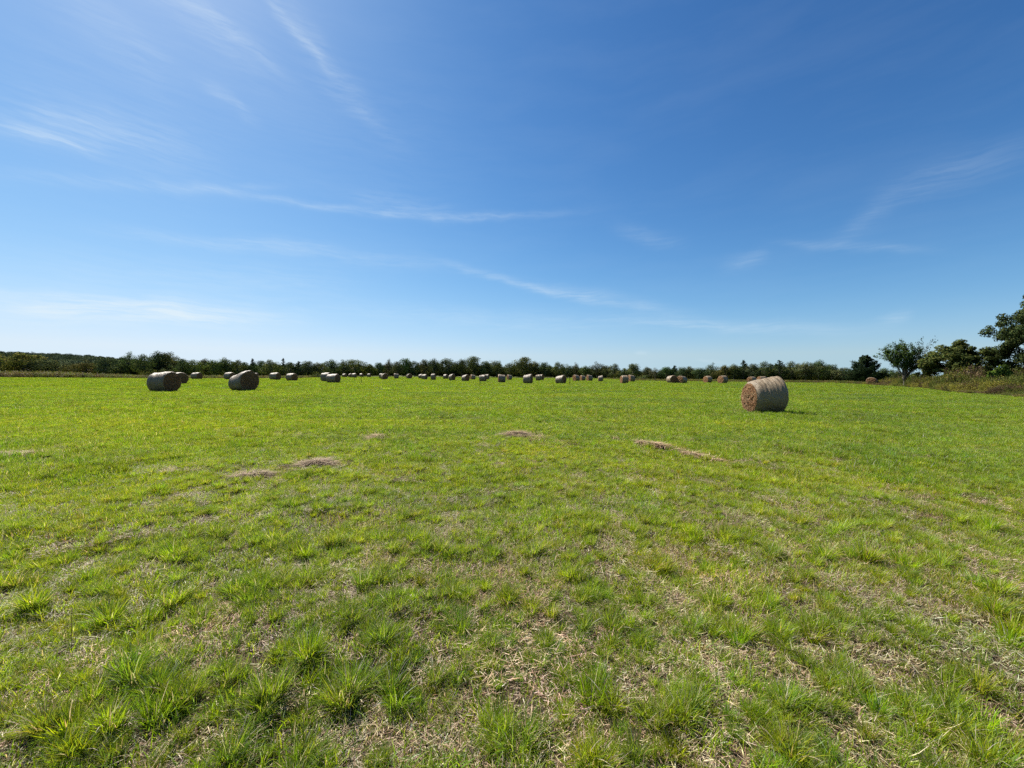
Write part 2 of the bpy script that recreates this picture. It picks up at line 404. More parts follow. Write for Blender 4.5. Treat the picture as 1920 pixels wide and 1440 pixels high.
TUSSOCKS = [  # feet of the clear tussocks in the photograph: x, y, size
    (75, 1140, 1.0), (190, 1165, 1.1), (255, 1170, 1.0), (255, 1285, 1.3), (385, 1165, 1.1), (345, 1335, 1.2), (300, 1300, 1.0), (440, 1120, 1.1), (470, 1110, 1.1),
    (60, 1400, 1.2), (130, 1400, 1.2), (200, 1380, 1.2), (420, 1430, 1.2), (640, 1305, 1.25), (730, 1300, 1.3), (527, 1328, 1.2), (752, 1138, 1.1), (700, 1105, 1.0), (935, 1135, 1.0), (955, 1378, 1.3),
    (555, 1248, 1.0), (655, 1165, .9), (870, 1265, 1.0), (560, 1415, 1.1), (520, 1100, 1.1), (600, 1090, 1.0), (1145, 1322, 1.3), (1140, 1182, 1.1), (1335, 1125, 1.1), (1272, 1352, 1.2), (1235, 1368, 1.1),
    (1385, 1198, 1.0), (1110, 1436, 1.2), (1260, 1436, 1.2), (1180, 1172, .9), (970, 1345, 1.0), (1458, 1048, 1.0), (1538, 1052, 1.0), (1617, 1058, 1.2), (1694, 1075, 1.0), (1465, 1188, 1.0), (1525, 1198, 1.1),
    (1905, 1210, 1.4), (1877, 1160, 1.2), (1860, 1120, 1.1), (1694, 1345, 1.1), (1822, 1370, 1.4), (1853, 1438, 1.2), (1500, 1432, 1.1), (1780, 1350, 1.2), (561, 1042, 1.1), (624, 1027, 1.0), (645, 1005, 1.1), (720, 1014, 1.0),
    (790, 1022, 1.1), (890, 945, 1.0), (694, 930, .9), (509, 1016, 1.0), (410, 940, .9), (535, 884, .9), (934, 897, .9), (1035, 897, 1.0), (1030, 967, 1.0), (980, 1012, 1.0), (1017, 1037, 1.0), (1382, 880, 1.1), (1082, 978, .9),
    (480, 1020, 1.0), (340, 1045, 1.1), (100, 1060, 1.0), (30, 1100, 1.1), (250, 920, 1.0), (150, 910, 1.0), (350, 860, .9), (320, 1120, 1.0), (840, 1040, 1.0), (1225, 985, 1.0), (1300, 1010, 1.0), (1180, 1000, 1.0), (1370, 1020, 1.1),
    (1560, 1000, 1.0), (1490, 980, 1.0), (1760, 950, 1.0), (1850, 990, 1.1), (1420, 925, .9), (1200, 920, .9), (1100, 920, .9), (830, 1130, .9), (1240, 1060, 1.0), (1080, 1090, 1.0), (930, 1045, 1.0), (1010, 1150, .9),
]
BARE = [  # thin, straw covered places: x, y, half width, half height, strength
    (120, 1290, 95, 38, 1.0), (100, 1215, 70, 22, .8), (290, 1375, 45, 45, .9), (440, 1195, 22, 40, .9), (420, 1130, 25, 20, .9), (30, 1400, 40, 40, .8), (800, 1120, 40, 35, .9), (590, 1140, 45, 18, .8), (720, 1390, 45, 40, .9),
    (590, 1330, 40, 25, .6), (830, 1240, 60, 40, .6), (1060, 1335, 45, 30, .9), (1000, 1300, 40, 20, .8), (1285, 1240, 55, 40, .8), (1435, 1215, 40, 18, 1.0), (1400, 1110, 30, 15, .8), (1700, 1130, 60, 20, .45), (1620, 1200, 60, 25, .5), (1790, 1230, 60, 15, .7),
    (1730, 1310, 40, 25, .8), (1560, 1290, 45, 20, .6), (690, 1050, 35, 14, .9), (1050, 962, 45, 14, .8), (935, 1007, 28, 12, 1.0), (585, 877, 40, 9, .8), (480, 896, 34, 7, .7), (760, 985, 30, 12, .6), (880, 1010, 30, 12, .7), (1040, 975, 50, 10, .8),
    (1480, 1040, 15, 12, 1.0), (1180, 1010, 40, 14, .5), (480, 925, 50, 16, .7), (640, 880, 20, 14, .7), (40, 855, 60, 8, .9), (985, 822, 45, 9, .9), (700, 823, 16, 6, .8), (1480, 890, 60, 14, .5), (970, 870, 60, 16, .5), (460, 1010, 30, 12, .6), (1245, 848, 70, 9, .7),
    (860, 1385, 60, 30, .6), (1400, 1300, 50, 30, .5), (1350, 1400, 30, 25, .7), (960, 1180, 40, 20, .7), (1240, 1150, 30, 15, .6), (240, 960, 40, 12, .6), (60, 960, 50, 10, .7), (1260, 930, 50, 14, .5),
]
_bare = [(*ground_at(x, y), hw, hh, s, x, y) for x, y, hw, hh, s in BARE]
def bare_mask(x, y):
    """0..1, how thin the grass stands at a ground point"""
    x = np.asarray(x, float); y = np.asarray(y, float); m = np.zeros_like(x)
    wx = x + (fbm(x * 3, y * 3, 41, 2) - .5) * .3; wy = y + (fbm(x * 3, y * 3, 57, 2) - .5) * .3
    for gx, gy, hw, hh, s, px, py in _bare:
        dist = math.hypot(gx, gy)
        ax = max(.05, hw / F_PX * math.hypot(gy, CAM_H) * 1.0)
        x0, y0 = ground_at(px, py - hh); x1, y1 = ground_at(px, min(py + hh, 1700)); ay = max(.06, abs(y0 - y1) * .5)
        q = ((wx - gx) / ax) ** 2 + ((wy - gy) / ay) ** 2
        m = np.maximum(m, s * np.clip(1.25 - q * 1.0, 0, 1))
    r = np.hypot(x, y)
    n = fbm(x / .28 + 11, y / .28 + 5, 23, 3)
    right = np.clip((x + .9) / 2.4, 0, 1)
    patch = np.clip((n - .58 + .05 * right) * 4.0, 0, 1) * np.clip((6.5 - r) / 3.5, 0, 1)
    patch = patch * (.45 + .55 * right)
    return np.clip(np.maximum(m * .9, patch * .65), 0, 1)

def frustum_points(r, y0, y1, dens, wide=1.42, pad=1.2):
    """random ground points in the view wedge (and a little outside it)"""
    n = int(dens * ((y1 ** 2 - y0 ** 2) * wide + 2 * pad * (y1 - y0)))
    pts = []
    while len(pts) < 1 or sum(len(p) for p in pts) < n:
        y = r.uniform(y0, y1, n * 3); x = r.uniform(-1, 1, n * 3) * (y1 * wide + pad)
        k = np.abs(x) < y * wide + pad
        pts.append(np.stack([x[k], y[k]], 1))
    return np.concatenate(pts)[:n]
def grid_points(r, y0, y1, step, wide=1.42, pad=1.5, jit=.15):
    ys = np.arange(y0, y1, step); xs = np.arange(-(y1 * wide + pad), y1 * wide + pad, step)
    X, Y = np.meshgrid(xs, ys); X = X.ravel(); Y = Y.ravel()
    k = np.abs(X) < Y * wide + pad + step
    P = np.stack([X[k], Y[k]], 1); return P + r.normal(0, jit * step, P.shape)

# ------------------------------------------------------------------ ground sheet
def make_ground():
    def axis(lo_f, hi_f, step, lo, hi, g=1.16):
        a = list(np.arange(lo_f, hi_f + 1e-6, step)); s = step
        while a[-1] < hi: s *= g; a.append(a[-1] + s)
        s = step; pre = []
        while (pre[-1] if pre else a[0]) > lo: s *= g; pre.append((pre[-1] if pre else a[0]) - s)
        return np.array(pre[::-1] + a)
    xs = axis(-9, 9, .12, -5000, 5000); ys = axis(.2, 13, .12, -60, 6000)
    X, Y = np.meshgrid(xs, ys); Z = ground_z(X, Y) - .004
    V = np.stack([X.ravel(), Y.ravel(), Z.ravel()], 1); nx = len(xs)
    i = np.arange(len(ys) - 1)[:, None] * nx + np.arange(nx - 1)[None]; i = i.ravel()
    F = np.stack([i, i + 1, i + nx + 1, i + nx], 1)
    k = NT('field_ground'); pos = k.node('ShaderNodeNewGeometry').outputs['Position']
    n1 = k.noise(pos, 26, 5, .65); n2 = k.noise(pos, 1.7, 4, .6); n3 = k.noise(pos, 140, 3, .6)
    soil = k.ramp(n1, [(.3, (.022, .015, .010)), (.5, (.050, .035, .022)), (.7, (.12, .085, .052))])
    thatch = k.ramp(n3, [(.3, (.035, .025, .015)), (.55, (.11, .08, .05)), (.75, (.24, .18, .11))])
    c = k.mix(k.mapr(n2, .4, .65, 0, .8), soil, thatch)
    sep = k.node('ShaderNodeVectorMath', {0: pos}, operation='LENGTH').outputs['Value']
    green = k.ramp(k.noise(pos, .09, 4), [(.35, (.085, .115, .022)), (.65, (.135, .15, .03))])
    c = k.mix(k.mapr(sep, 5, 16, 0, .85), c, green)
    bmp = k.node('ShaderNodeBump', {'Height': n1, 'Strength': .6, 'Distance': .03})
    p = k.node('ShaderNodeBsdfPrincipled', {'Base Color': c, 'Roughness': .95, 'Specular IOR Level': .1, 'Normal': bmp.outputs[0]})
    k.L.new(p.outputs[0], k.out.inputs[0])
    link('ground', new_mesh('ground', V, F, k.m, smooth=True), kind='structure')
make_ground()

# ------------------------------------------------------------------ the grass
EDGE = [(-400, 88), (300, 88), (420, 95), (560, 108), (610, 150), (650, 185), (1130, 165), (1180, 108), (1420, 95), (1560, 92), (1640, 70), (1700, 58), (1800, 37), (1920, 28.5), (2300, 22)]
_eu = np.array([(at_depth(x, 1.0)[0], d) for x, d in EDGE])
def field_depth(u):
    return np.interp(u, _eu[:, 0], _eu[:, 1])
def in_field(P, m=0.0):
    return P[:, 1] + m < field_depth(P[:, 0] / np.maximum(P[:, 1], .1))
def rz(r, n, lean=.0):
    return np.stack([r.normal(0, lean, n), r.normal(0, lean, n), r.uniform(0, 2 * np.pi, n)], 1)
def tints(r, n, s=.12):
    t = 1 + r.normal(0, s, (n, 1)); return np.clip(t * (1 + r.normal(0, s * .4, (n, 3))), .5, 1.6)
def make_grass():
    r = np.random.default_rng(11)
    # straw lying on the soil
    P = grid_points(r, .5, 10.5, .40, jit=.08); n = len(P); b = bare_mask(P[:, 0], P[:, 1]); d = np.hypot(P[:, 0], P[:, 1])
    k = r.random(n) < np.clip(1.2 - d / 14 + b * .4, .1, 1); P = P[k]; n = len(P); b = b[k]
    z = ground_z(P[:, 0], P[:, 1]); lib = library('litter', [litter_mesh(i) for i in range(5)])
    s = r.uniform(.85, 1.15, n)
    scatter('straw_litter', lib, np.c_[P, z + .002], rz(r, n), np.stack([s, s, s * 1.0], 1), r.integers(0, 5, n), tints(r, n) * (.78 + .4 * b[:, None]),
            'pale dry straw litter lying on the soil between the grass', 'straw')
    # short mixed grass
    P = grid_points(r, .5, 11, .33, jit=.10); n = len(P); b = bare_mask(P[:, 0], P[:, 1])
    k = r.random(n) < np.clip(1.08 - b * .50, .05, 1); P = P[k]; n = len(P); b = b[k]; z = ground_z(P[:, 0], P[:, 1])
    right = np.clip((P[:, 0] + .3) / 3, 0, 1) * np.clip((4.5 - P[:, 1]) / 2.5, 0, 1)
    dry = np.clip(b * .55 + right * .22 + r.normal(0, .14, n) + .02 - np.clip((P[:, 1] - 3) / 12, 0, .3), 0, .99)
    idx = (dry * 4).astype(int) * 2 + r.integers(0, 2, n)
    lib = library('shortgrass', [short_mesh(i, .12 + .2 * (i // 2)) for i in range(8)])
    s = r.uniform(.8, 1.25, n)
    scatter('short_grass', lib, np.c_[P, z], rz(r, n), np.stack([s, s, s * r.uniform(.8, 1.3, n)], 1), idx, tints(r, n),
            'short green grass mixed with dry blades in the foreground', 'grass')
    # tussocks
    lib = library('tussock', [tussock_mesh(i) for i in range(10)])
    T = []
    for x, y, sz in TUSSOCKS:
        gx, gy = ground_at(x, y)
        for q in range(r.integers(2, 4)):
            T.append((gx + r.normal(0, .05), gy + r.normal(0, .04), sz * r.uniform(.54, .76) * (1 - .25 * np.clip((y - 1230) / 150, 0, 1))))
    T = np.array(T)
    P = frustum_points(r, .6, 12, 195.0); b = bare_mask(P[:, 0], P[:, 1])
    cl = fbm(P[:, 0] / .18, P[:, 1] / .18, 77, 2); d = np.hypot(P[:, 0], P[:, 1])
    k = (r.random(len(P)) < np.clip((cl - .26) * 3.2, 0.06, 1) * np.clip(1.0 - b * .95, 0.06, 1))
    P = P[k]; d = d[k]; cl = cl[k]
    right = np.clip((P[:, 0] - .2) / 2.2, 0, 1) * np.clip((4.2 - P[:, 1]) / 2.2, 0, 1)
    sz = r.uniform(.24, .44, len(P)) + np.clip(cl - .5, 0, .3) * .7
    kk = r.random(len(P)) > right * .30; P = P[kk]; sz = sz[kk]
    Q = frustum_points(r, .6, 9, 22.0)      # small sprigs, in the thin places too
    A = np.concatenate([T, np.c_[P, sz], np.c_[Q, r.uniform(.16, .36, len(Q))]]); n = len(A)
    z = ground_z(A[:, 0], A[:, 1])
    scatter('grass_tussocks', lib, np.c_[A[:, :2], z], rz(r, n, .12), np.stack([A[:, 2]] * 2 + [A[:, 2] * r.uniform(.85, 1.15, n)], 1), np.where(np.arange(n) < len(T), r.integers(0, 5, n), r.integers(0, 10, n)), tints(r, n, .13),
            'bright green tufts of grass standing across the foreground', 'grass')
    # turf of the middle distance, then the far field
    lib = library('turf', [turf_mesh(i, .5, 2600, .04, .10, (.004, .008), .03 + .02 * i) for i in range(5)])
    P = grid_points(r, 5.5, 34, .8); n = len(P); P = P[in_field(P)]
    d = np.hypot(P[:, 0], P[:, 1]); b = bare_mask(P[:, 0], P[:, 1])
    k = r.random(len(P)) < np.clip((d - 5) / 4, 0, 1) * np.clip(1.15 - b * 1.1, 0, 1); P = P[k]; n = len(P)
    s = r.uniform(.9, 1.15, n)
    scatter('meadow_grass', lib, np.c_[P, ground_z(P[:, 0], P[:, 1])], rz(r, n), np.stack([s, s, s * r.uniform(.75, 1.15, n)], 1), r.integers(0, 5, n), tints(r, n, .05),
            'dense bright green meadow grass in the middle of the field', 'grass')
    lib = library('farturf', [turf_mesh(20 + i, 2.0, 7000, .05, .12, (.012, .026), .025) for i in range(4)])
    P = grid_points(r, 33, 190, 3.3); P = P[in_field(P, 1.0)]; n = len(P); s = r.uniform(.95, 1.15, n)
    scatter('field_grass', lib, np.c_[P, ground_z(P[:, 0], P[:, 1])], rz(r, n), np.stack([s, s, s * r.uniform(.8, 1.1, n)], 1), r.integers(0, 4, n), tints(r, n, .04),
            'even green grass of the far field around the small bales', 'grass')
make_grass()

# ------------------------------------------------------------------ trees and shrubs
def tube(P, rad, sides=6):
    """tapered tube along points P (k,3)"""
    P = np.asarray(P, float); k = len(P); V = []; a = np.linspace(0, 2 * np.pi, sides, endpoint=False)
    for i in range(k):
        t = P[min(i + 1, k - 1)] - P[max(i - 1, 0)]; t = t / (np.linalg.norm(t) + 1e-9)
        u = np.cross(t, (0.31, .94, .1)); u /= np.linalg.norm(u) + 1e-9; v = np.cross(t, u)
        V.append(P[i] + rad[i] * (np.cos(a)[:, None] * u + np.sin(a)[:, None] * v))
    V = np.concatenate(V); F = []
    for i in range(k - 1):
        for j in range(sides):
            F.append((i * sides + j, i * sides + (j + 1) % sides, (i + 1) * sides + (j + 1) % sides, (i + 1) * sides + j))
    return V, np.array(F), np.tile((.11, .09, .07), (len(V), 1))
def limb(r, a, b, ra, rb, n=5, wob=.08):
    a = np.asarray(a, float); b = np.asarray(b, float); t = np.linspace(0, 1, n)[:, None]; ln = np.linalg.norm(b - a)
    P = a + (b - a) * t; P[1:-1] += r.normal(0, wob * ln, (n - 2, 3)) * .5
    P[:, 2] += (np.sin(t * np.pi) * .06 * ln)[:, 0]
    return tube(P, np.linspace(ra, rb, n), 6)
def leafset(r, C, size, pal, up=.25, asp=.55, jit=.18):
    """small pointed leaves (or leaf sprays) at centres C"""
    n = len(C); d = r.normal(0, 1, (n, 3)); d[:, 2] += up; d /= np.linalg.norm(d, axis=1)[:, None]
    e = np.cross(d, r.normal(0, 1, (n, 3))); e /= np.linalg.norm(e, axis=1)[:, None] + 1e-9
    s = (size * r.uniform(.6, 1.4, n))[:, None]
    V = np.stack([C - d * s * .5, C + e * s * asp * .5, C + d * s * .5, C - e * s * asp * .5], 1).reshape(-1, 3)
    F = np.arange(n * 4).reshape(n, 4)
    return V, F, np.repeat(pick(r, pal, n, jit), 4, axis=0)
def clump_points(r, cen, rad, n):
    """leaf points in uneven balls round the clump centres"""
    k = len(cen); w = rad ** 2 / (rad ** 2).sum(); who = r.choice(k, n, p=w)
    d = r.normal(0, 1, (n, 3)); d /= np.linalg.norm(d, axis=1)[:, None]
    q = r.random(n) ** .45
    return cen[who] + d * (rad[who] * q)[:, None] * np.array([1, 1, .78])
PAL_OAK = np.array([(.088, .122, .048), (.116, .150, .052), (.072, .106, .050), (.138, .154, .056)])
PAL_CEDAR = np.array([(.032, .052, .024), (.042, .064, .026), (.028, .046, .024)])
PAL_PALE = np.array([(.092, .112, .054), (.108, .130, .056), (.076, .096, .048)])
PAL_YEL = np.array([(.130, .132, .036), (.105, .115, .034), (.080, .095, .030), (.145, .130, .042)])
PAL_HILL_HAZE = np.array([(.075, .100, .062), (.090, .115, .070), (.062, .086, .058)])  # distance haze put into the leaf colour: paler, greyer, bluer greens

def crown_tree(seed, pal, n=3200, leaf=.34, trunk=.22, spread=1.0, clumps=34, asp=.6, crad=(.10, .20)):
    """unit-ish broadleaf tree: height 1, crown radius about .5*spread; scaled when placed. returns trunk mesh, crown mesh"""
    r = np.random.default_rng(seed); H = 10.0
    cen = []; R0 = H * .5 * spread
    while len(cen) < clumps:
        p = r.uniform(-1, 1, 3)
        if p @ p > 1: continue
        p *= (1 - .25 * r.random()) / max(np.linalg.norm(p), 1e-6) * r.random() ** .33
        lo = trunk
        z = lo + (1 - lo) * (p[2] * .5 + .5)
        wz = math.sqrt(max(0, 1 - (2 * (z - lo) / (1 - lo) - 1.0 + .18) ** 2)) * 1.05
        cen.append((p[0] * R0 * max(wz, .25), p[1] * R0 * max(wz, .25), z * H * .92))
    cen = np.array(cen); rad = r.uniform(*crad, clumps) * H * (.6 + .4 * spread)
    top = cen[:, 2] > .75 * H; rad[top] *= .75
    C = clump_points(r, cen, rad, n)
    C = C[C[:, 2] > .05 * H]
    crown = leafset(r, C, np.full(len(C), leaf), pal, .2, asp)
    parts = [limb(r, (0, 0, -.3), (r.normal(0, .2), r.normal(0, .2), H * .45), .030 * H, .016 * H, 6, .05)]
    tip = parts[0][0][-3]
    for i in r.choice(clumps, min(clumps, 12), replace=False):
        h = r.uniform(.2, .45) * H
        parts.append(limb(r, (0, 0, h), cen[i], .011 * H, .002 * H, 5, .1))
    return mesh_pair(parts, crown, cen=cen)
def mesh_pair(wood, crown, m=None, cen=None):
    V, F, C = join(wood); t = new_mesh('trunk', V, F, M_BARK, C, smooth=True)
    V, F, C = crown[:3]; q = V.reshape(-1, 4, 3).mean(1)
    if cen is not None:     # outward from the nearest clump
        d2 = ((q[:, None, :].astype(np.float32) - cen[None].astype(np.float32)) ** 2).sum(2); o = q - cen[d2.argmin(1)]
    else: o = np.zeros_like(q)
    ax = q - np.array([0, 0, q[:, 2].max() * .35]); ax /= np.linalg.norm(ax, axis=1)[:, None] + 1e-6
    o = o / (np.linalg.norm(o, axis=1)[:, None] + 1e-6) * .8 + ax * .7; o /= np.linalg.norm(o, axis=1)[:, None] + 1e-6
    c = new_mesh('crown', V, F, m or M_LEAF, C, nrm=np.repeat(o, 4, axis=0))
    return t, c
def cedar_tree(seed, n=3200, leaf=.30, slim=.30, pal=PAL_CEDAR, ragged=.25):
    r = np.random.default_rng(seed); H = 10.0; wood = [limb(r, (0, 0, -.3), (0, 0, H * .96), .028 * H, .004 * H, 6, .01)]
    C = []; nb = 120
    for i in range(nb):
        z = H * (.01 + .95 * (i / nb) ** 1.25); a = r.uniform(0, 2 * np.pi)
        reach = slim * H * (1 - (z / H)) ** .75 * r.uniform(1 - ragged * 1.6, 1 + ragged) + .12
        end = np.array([math.cos(a) * reach, math.sin(a) * reach, z + reach * r.uniform(.25, .7)])
        st = np.array([0, 0, z])
        if i % 3 == 0: wood.append(limb(r, st, end, .006 * H, .0015 * H, 4, .05))
        m = max(6, int(n / nb * (.35 + 1.5 * reach / (slim * H))))
        t = r.random(m) ** .6
        C.append(st + (end - st) * t[:, None] + r.normal(0, 1, (m, 3)) * (.05 + .10 * reach * (1 - t * .65))[:, None] * np.array([1, 1, 1.0]))
    m = 40; z = r.uniform(.88, 1.0, m); C.append(np.stack([r.normal(0, .10, m) * (1.05 - z) * 5, r.normal(0, .10, m) * (1.05 - z) * 5, z * H], 1))
    C = np.concatenate(C); C = C[C[:, 2] > .1]
    return mesh_pair(wood, leafset(r, C, np.full(len(C), leaf), pal, 1.3, .42))
def bush(seed, pal, n=1500, leaf=.30, clumps=16, twiggy=False):
    r = np.random.default_rng(seed); H = 10.0
    a = r.uniform(0, 2 * np.pi, clumps); q = np.sqrt(r.random(clumps)); z = r.uniform(.12, .8, clumps) * (1 - .5 * q) * H
    cen = np.stack([np.cos(a) * q * 4.2, np.sin(a) * q * 4.2, z], 1); rad = r.uniform(1.0, 2.1, clumps)
    C = clump_points(r, cen, rad, n); C = C[C[:, 2] > 0]
    wood = [limb(r, (r.normal(0, .3), r.normal(0, .3), -.3), cen[i], .12, .02, 5, .12) for i in range(clumps)]
    return mesh_pair(wood, leafset(r, C, np.full(len(C), leaf), pal), cen=cen)

ARCH = {
    'oak': [crown_tree(500 + i, PAL_OAK, n=5200, spread=.95 + .1 * (i % 3), trunk=.03 + .03 * (i % 3), clumps=26 + 4 * i, crad=(.11, .23)) for i in range(5)],
    'pale': [crown_tree(520 + i, PAL_PALE, spread=1.0, trunk=.06, n=3800, crad=(.10, .20)) for i in range(2)],
    'yellow': [crown_tree(530 + i, PAL_YEL, spread=1.05, trunk=.03, n=5000, crad=(.11, .22)) for i in range(2)],
    'cedar': [cedar_tree(540 + i, slim=.40 + .07 * i, n=4200, leaf=.36) for i in range(3)],
    'spire': [cedar_tree(550 + i, slim=.17, n=2000) for i in range(2)],
    'bush': [bush(560 + i, [PAL_OAK, PAL_PALE, PAL_YEL][i]) for i in range(3)],
}
LOOK = {'oak': 'dark green round-crowned tree', 'pale': 'greyish pale green tree', 'yellow': 'yellow-green broad tree', 'cedar': 'dark pointed cedar', 'spire': 'slim dark cedar spire', 'bush': 'low rounded bush'}
_nm = {'oak': 'broadleaf_tree', 'pale': 'broadleaf_tree', 'yellow': 'broadleaf_tree', 'cedar': 'cedar_tree', 'spire': 'cedar_tree', 'bush': 'bush'}
def place_tree(kind, var, x, top, width_px, depth, label, group, rs, cat=None):
    t, c = ARCH[kind][var % len(ARCH[kind])]
    gx, gy = at_depth(x, depth); h = max(height_at(x, top, depth), .8)
    w = width_px / F_PX * depth
    nat = {'oak': 10, 'pale': 10, 'yellow': 10.5, 'cedar': 7.6, 'spire': 3.6, 'bush': 10}[kind]
    e = bpy.data.objects.new(_nm[kind], None); COL.objects.link(e)
    e.location = (gx, gy, 0); e.rotation_euler = (0, 0, rs.uniform(0, 6.28)); e.scale = (w / nat, w / nat, h / (8.8 if kind not in ('cedar', 'spire') else 10.0))
    e.empty_display_size = .3
    e['label'] = label; e['category'] = cat or ('bush' if kind == 'bush' else 'tree'); e['group'] = group
    col = (rs.uniform(.8, 1.15), rs.uniform(.85, 1.1), rs.uniform(.85, 1.15), 1)
    for nm, me in (('trunk', t), ('crown', c)):
        o = link(nm, me, e); o.color = col
    return e

# x, top y, width in the photograph, kind, depth (m)
TREELINE = [
    (42, 662, 84, 'yellow', 112), (92, 674, 52, 'oak', 114), (122, 678, 34, 'pale', 118), (160, 675, 46, 'yellow', 116), (198, 668, 40, 'oak', 112), (216, 674, 34, 'oak', 120), (243, 659, 26, 'pale', 125),
    (270, 666, 34, 'oak', 118), (297, 661, 34, 'oak', 124), (318, 659, 38, 'oak', 126), (342, 672, 32, 'oak', 120), (280, 686, 30, 'bush', 108), (312, 685, 34, 'bush', 110),
    (364, 676, 34, 'oak', 122), (384, 674, 28, 'oak', 128), (401, 674, 28, 'oak', 126), (421, 673, 34, 'oak', 128), (445, 676, 28, 'oak', 130), (458, 678, 24, 'oak', 132), (474, 672, 16, 'cedar', 132), (491, 675, 26, 'oak', 132),
    (508, 676, 34, 'oak', 130), (531, 671, 15, 'spire', 134), (545, 678, 22, 'oak', 132), (560, 677, 24, 'cedar', 134), (578, 676, 32, 'oak', 136), (596, 681, 28, 'oak', 138), (600, 690, 30, 'bush', 128),
    (622, 676, 36, 'oak', 170), (642, 676, 26, 'pale', 176), (665, 673, 46, 'oak', 178), (694, 683, 26, 'yellow', 180), (711, 679, 24, 'oak', 184), (729, 673, 18, 'pale', 188), (745, 677, 26, 'oak', 186), (761, 671, 34, 'oak', 188), (777, 676, 20, 'oak', 188),
    (795, 673, 22, 'oak', 190), (813, 674, 30, 'oak', 186), (840, 671, 40, 'oak', 190), (866, 675, 28, 'oak', 188), (888, 667, 46, 'oak', 190), (911, 676, 28, 'oak', 188), (931, 675, 34, 'oak', 186), (956, 680, 22, 'oak', 186), (983, 668, 46, 'oak', 184),
    (1003, 679, 24, 'oak', 184), (1022, 678, 28, 'oak', 182), (1047, 680, 28, 'oak', 180), (1064, 684, 26, 'pale', 178), (1079, 681, 18, 'pale', 178), (1097, 687, 26, 'oak', 174), (1119, 680, 30, 'pale', 170), (1137, 686, 24, 'oak', 166), (1152, 683, 26, 'oak', 160),
    (1170, 690, 22, 'cedar', 140), (1187, 681, 34, 'oak', 132), (1206, 699, 30, 'bush', 118), (1213, 689, 24, 'oak', 130), (1229, 691, 26, 'pale', 124), (1250, 687, 30, 'oak', 122), (1265, 685, 18, 'cedar', 122), (1279, 687, 26, 'oak', 120), (1294, 688, 26, 'oak', 118),
    (1312, 689, 28, 'oak', 116), (1335, 682, 26, 'pale', 118), (1358, 685, 34, 'yellow', 112), (1376, 684, 26, 'oak', 112), (1394, 675, 24, 'cedar', 112), (1411, 681, 26, 'oak', 112), (1434, 679, 32, 'oak', 110), (1461, 675, 28, 'cedar', 108), (1485, 679, 32, 'oak', 108),
    (1510, 681, 48, 'oak', 104), (1535, 677, 34, 'oak', 110), (1560, 682, 30, 'oak', 112), (1581, 688, 28, 'oak', 110), (1600, 693, 28, 'oak', 108), (1660, 691, 34, 'oak', 110), (1685, 694, 30, 'pale', 110),
]
# where along the treeline, told by what stands in the field in front of it
MARKS = [(-99, 'the left edge of the picture'), (295, 'the nearest bale on the left'), (365, 'the low bale near the left treeline'), (446, 'the big tilted bale on the left'), (513, 'the left of two dark bales'), (544, 'the right of two dark bales'), (620, 'the touching pair of bales'), (718, 'the leftmost tiny bales'),
         (795, 'the tiny paired bales'), (872, 'the bright slanted bale'), (940, 'the square-looking bale'), (990, 'the middle of three pale bales'), (1052, 'the rightmost of three pale bales'), (1127, 'the small lone bale'), (1172, 'the upright pale bale'), (1262, 'the round dark-faced bale'),
         (1329, 'the small brown bale behind'), (1357, 'the brown bale left of the big one'), (1437, 'the big near bale'), (1625, 'the lone dark cedar')]
ORD = ['first', 'second', 'third', 'fourth', 'fifth', 'sixth', 'seventh', 'eighth', 'ninth', 'tenth', 'eleventh', 'twelfth']
def make_treeline():
    rs = random.Random(5); count = {}
    for i, (x, top, w, kind, d) in enumerate(sorted(TREELINE)):
        m = max((mk for mk in MARKS if mk[0] <= x), key=lambda q: q[0]); key = (m[1], kind); n = count[key] = count.get(key, 0) + 1
        lab = '%s, %s right of %s' % (LOOK[kind].replace('tree', 'treeline tree') if 'tree' in LOOK[kind] else LOOK[kind] + ' in treeline', ORD[n - 1], m[1])
        place_tree(kind, rs.randrange(5), x, top, w * 1.12, d + rs.uniform(-2, 2), lab, 'trees along the far field edge', rs)
make_treeline()

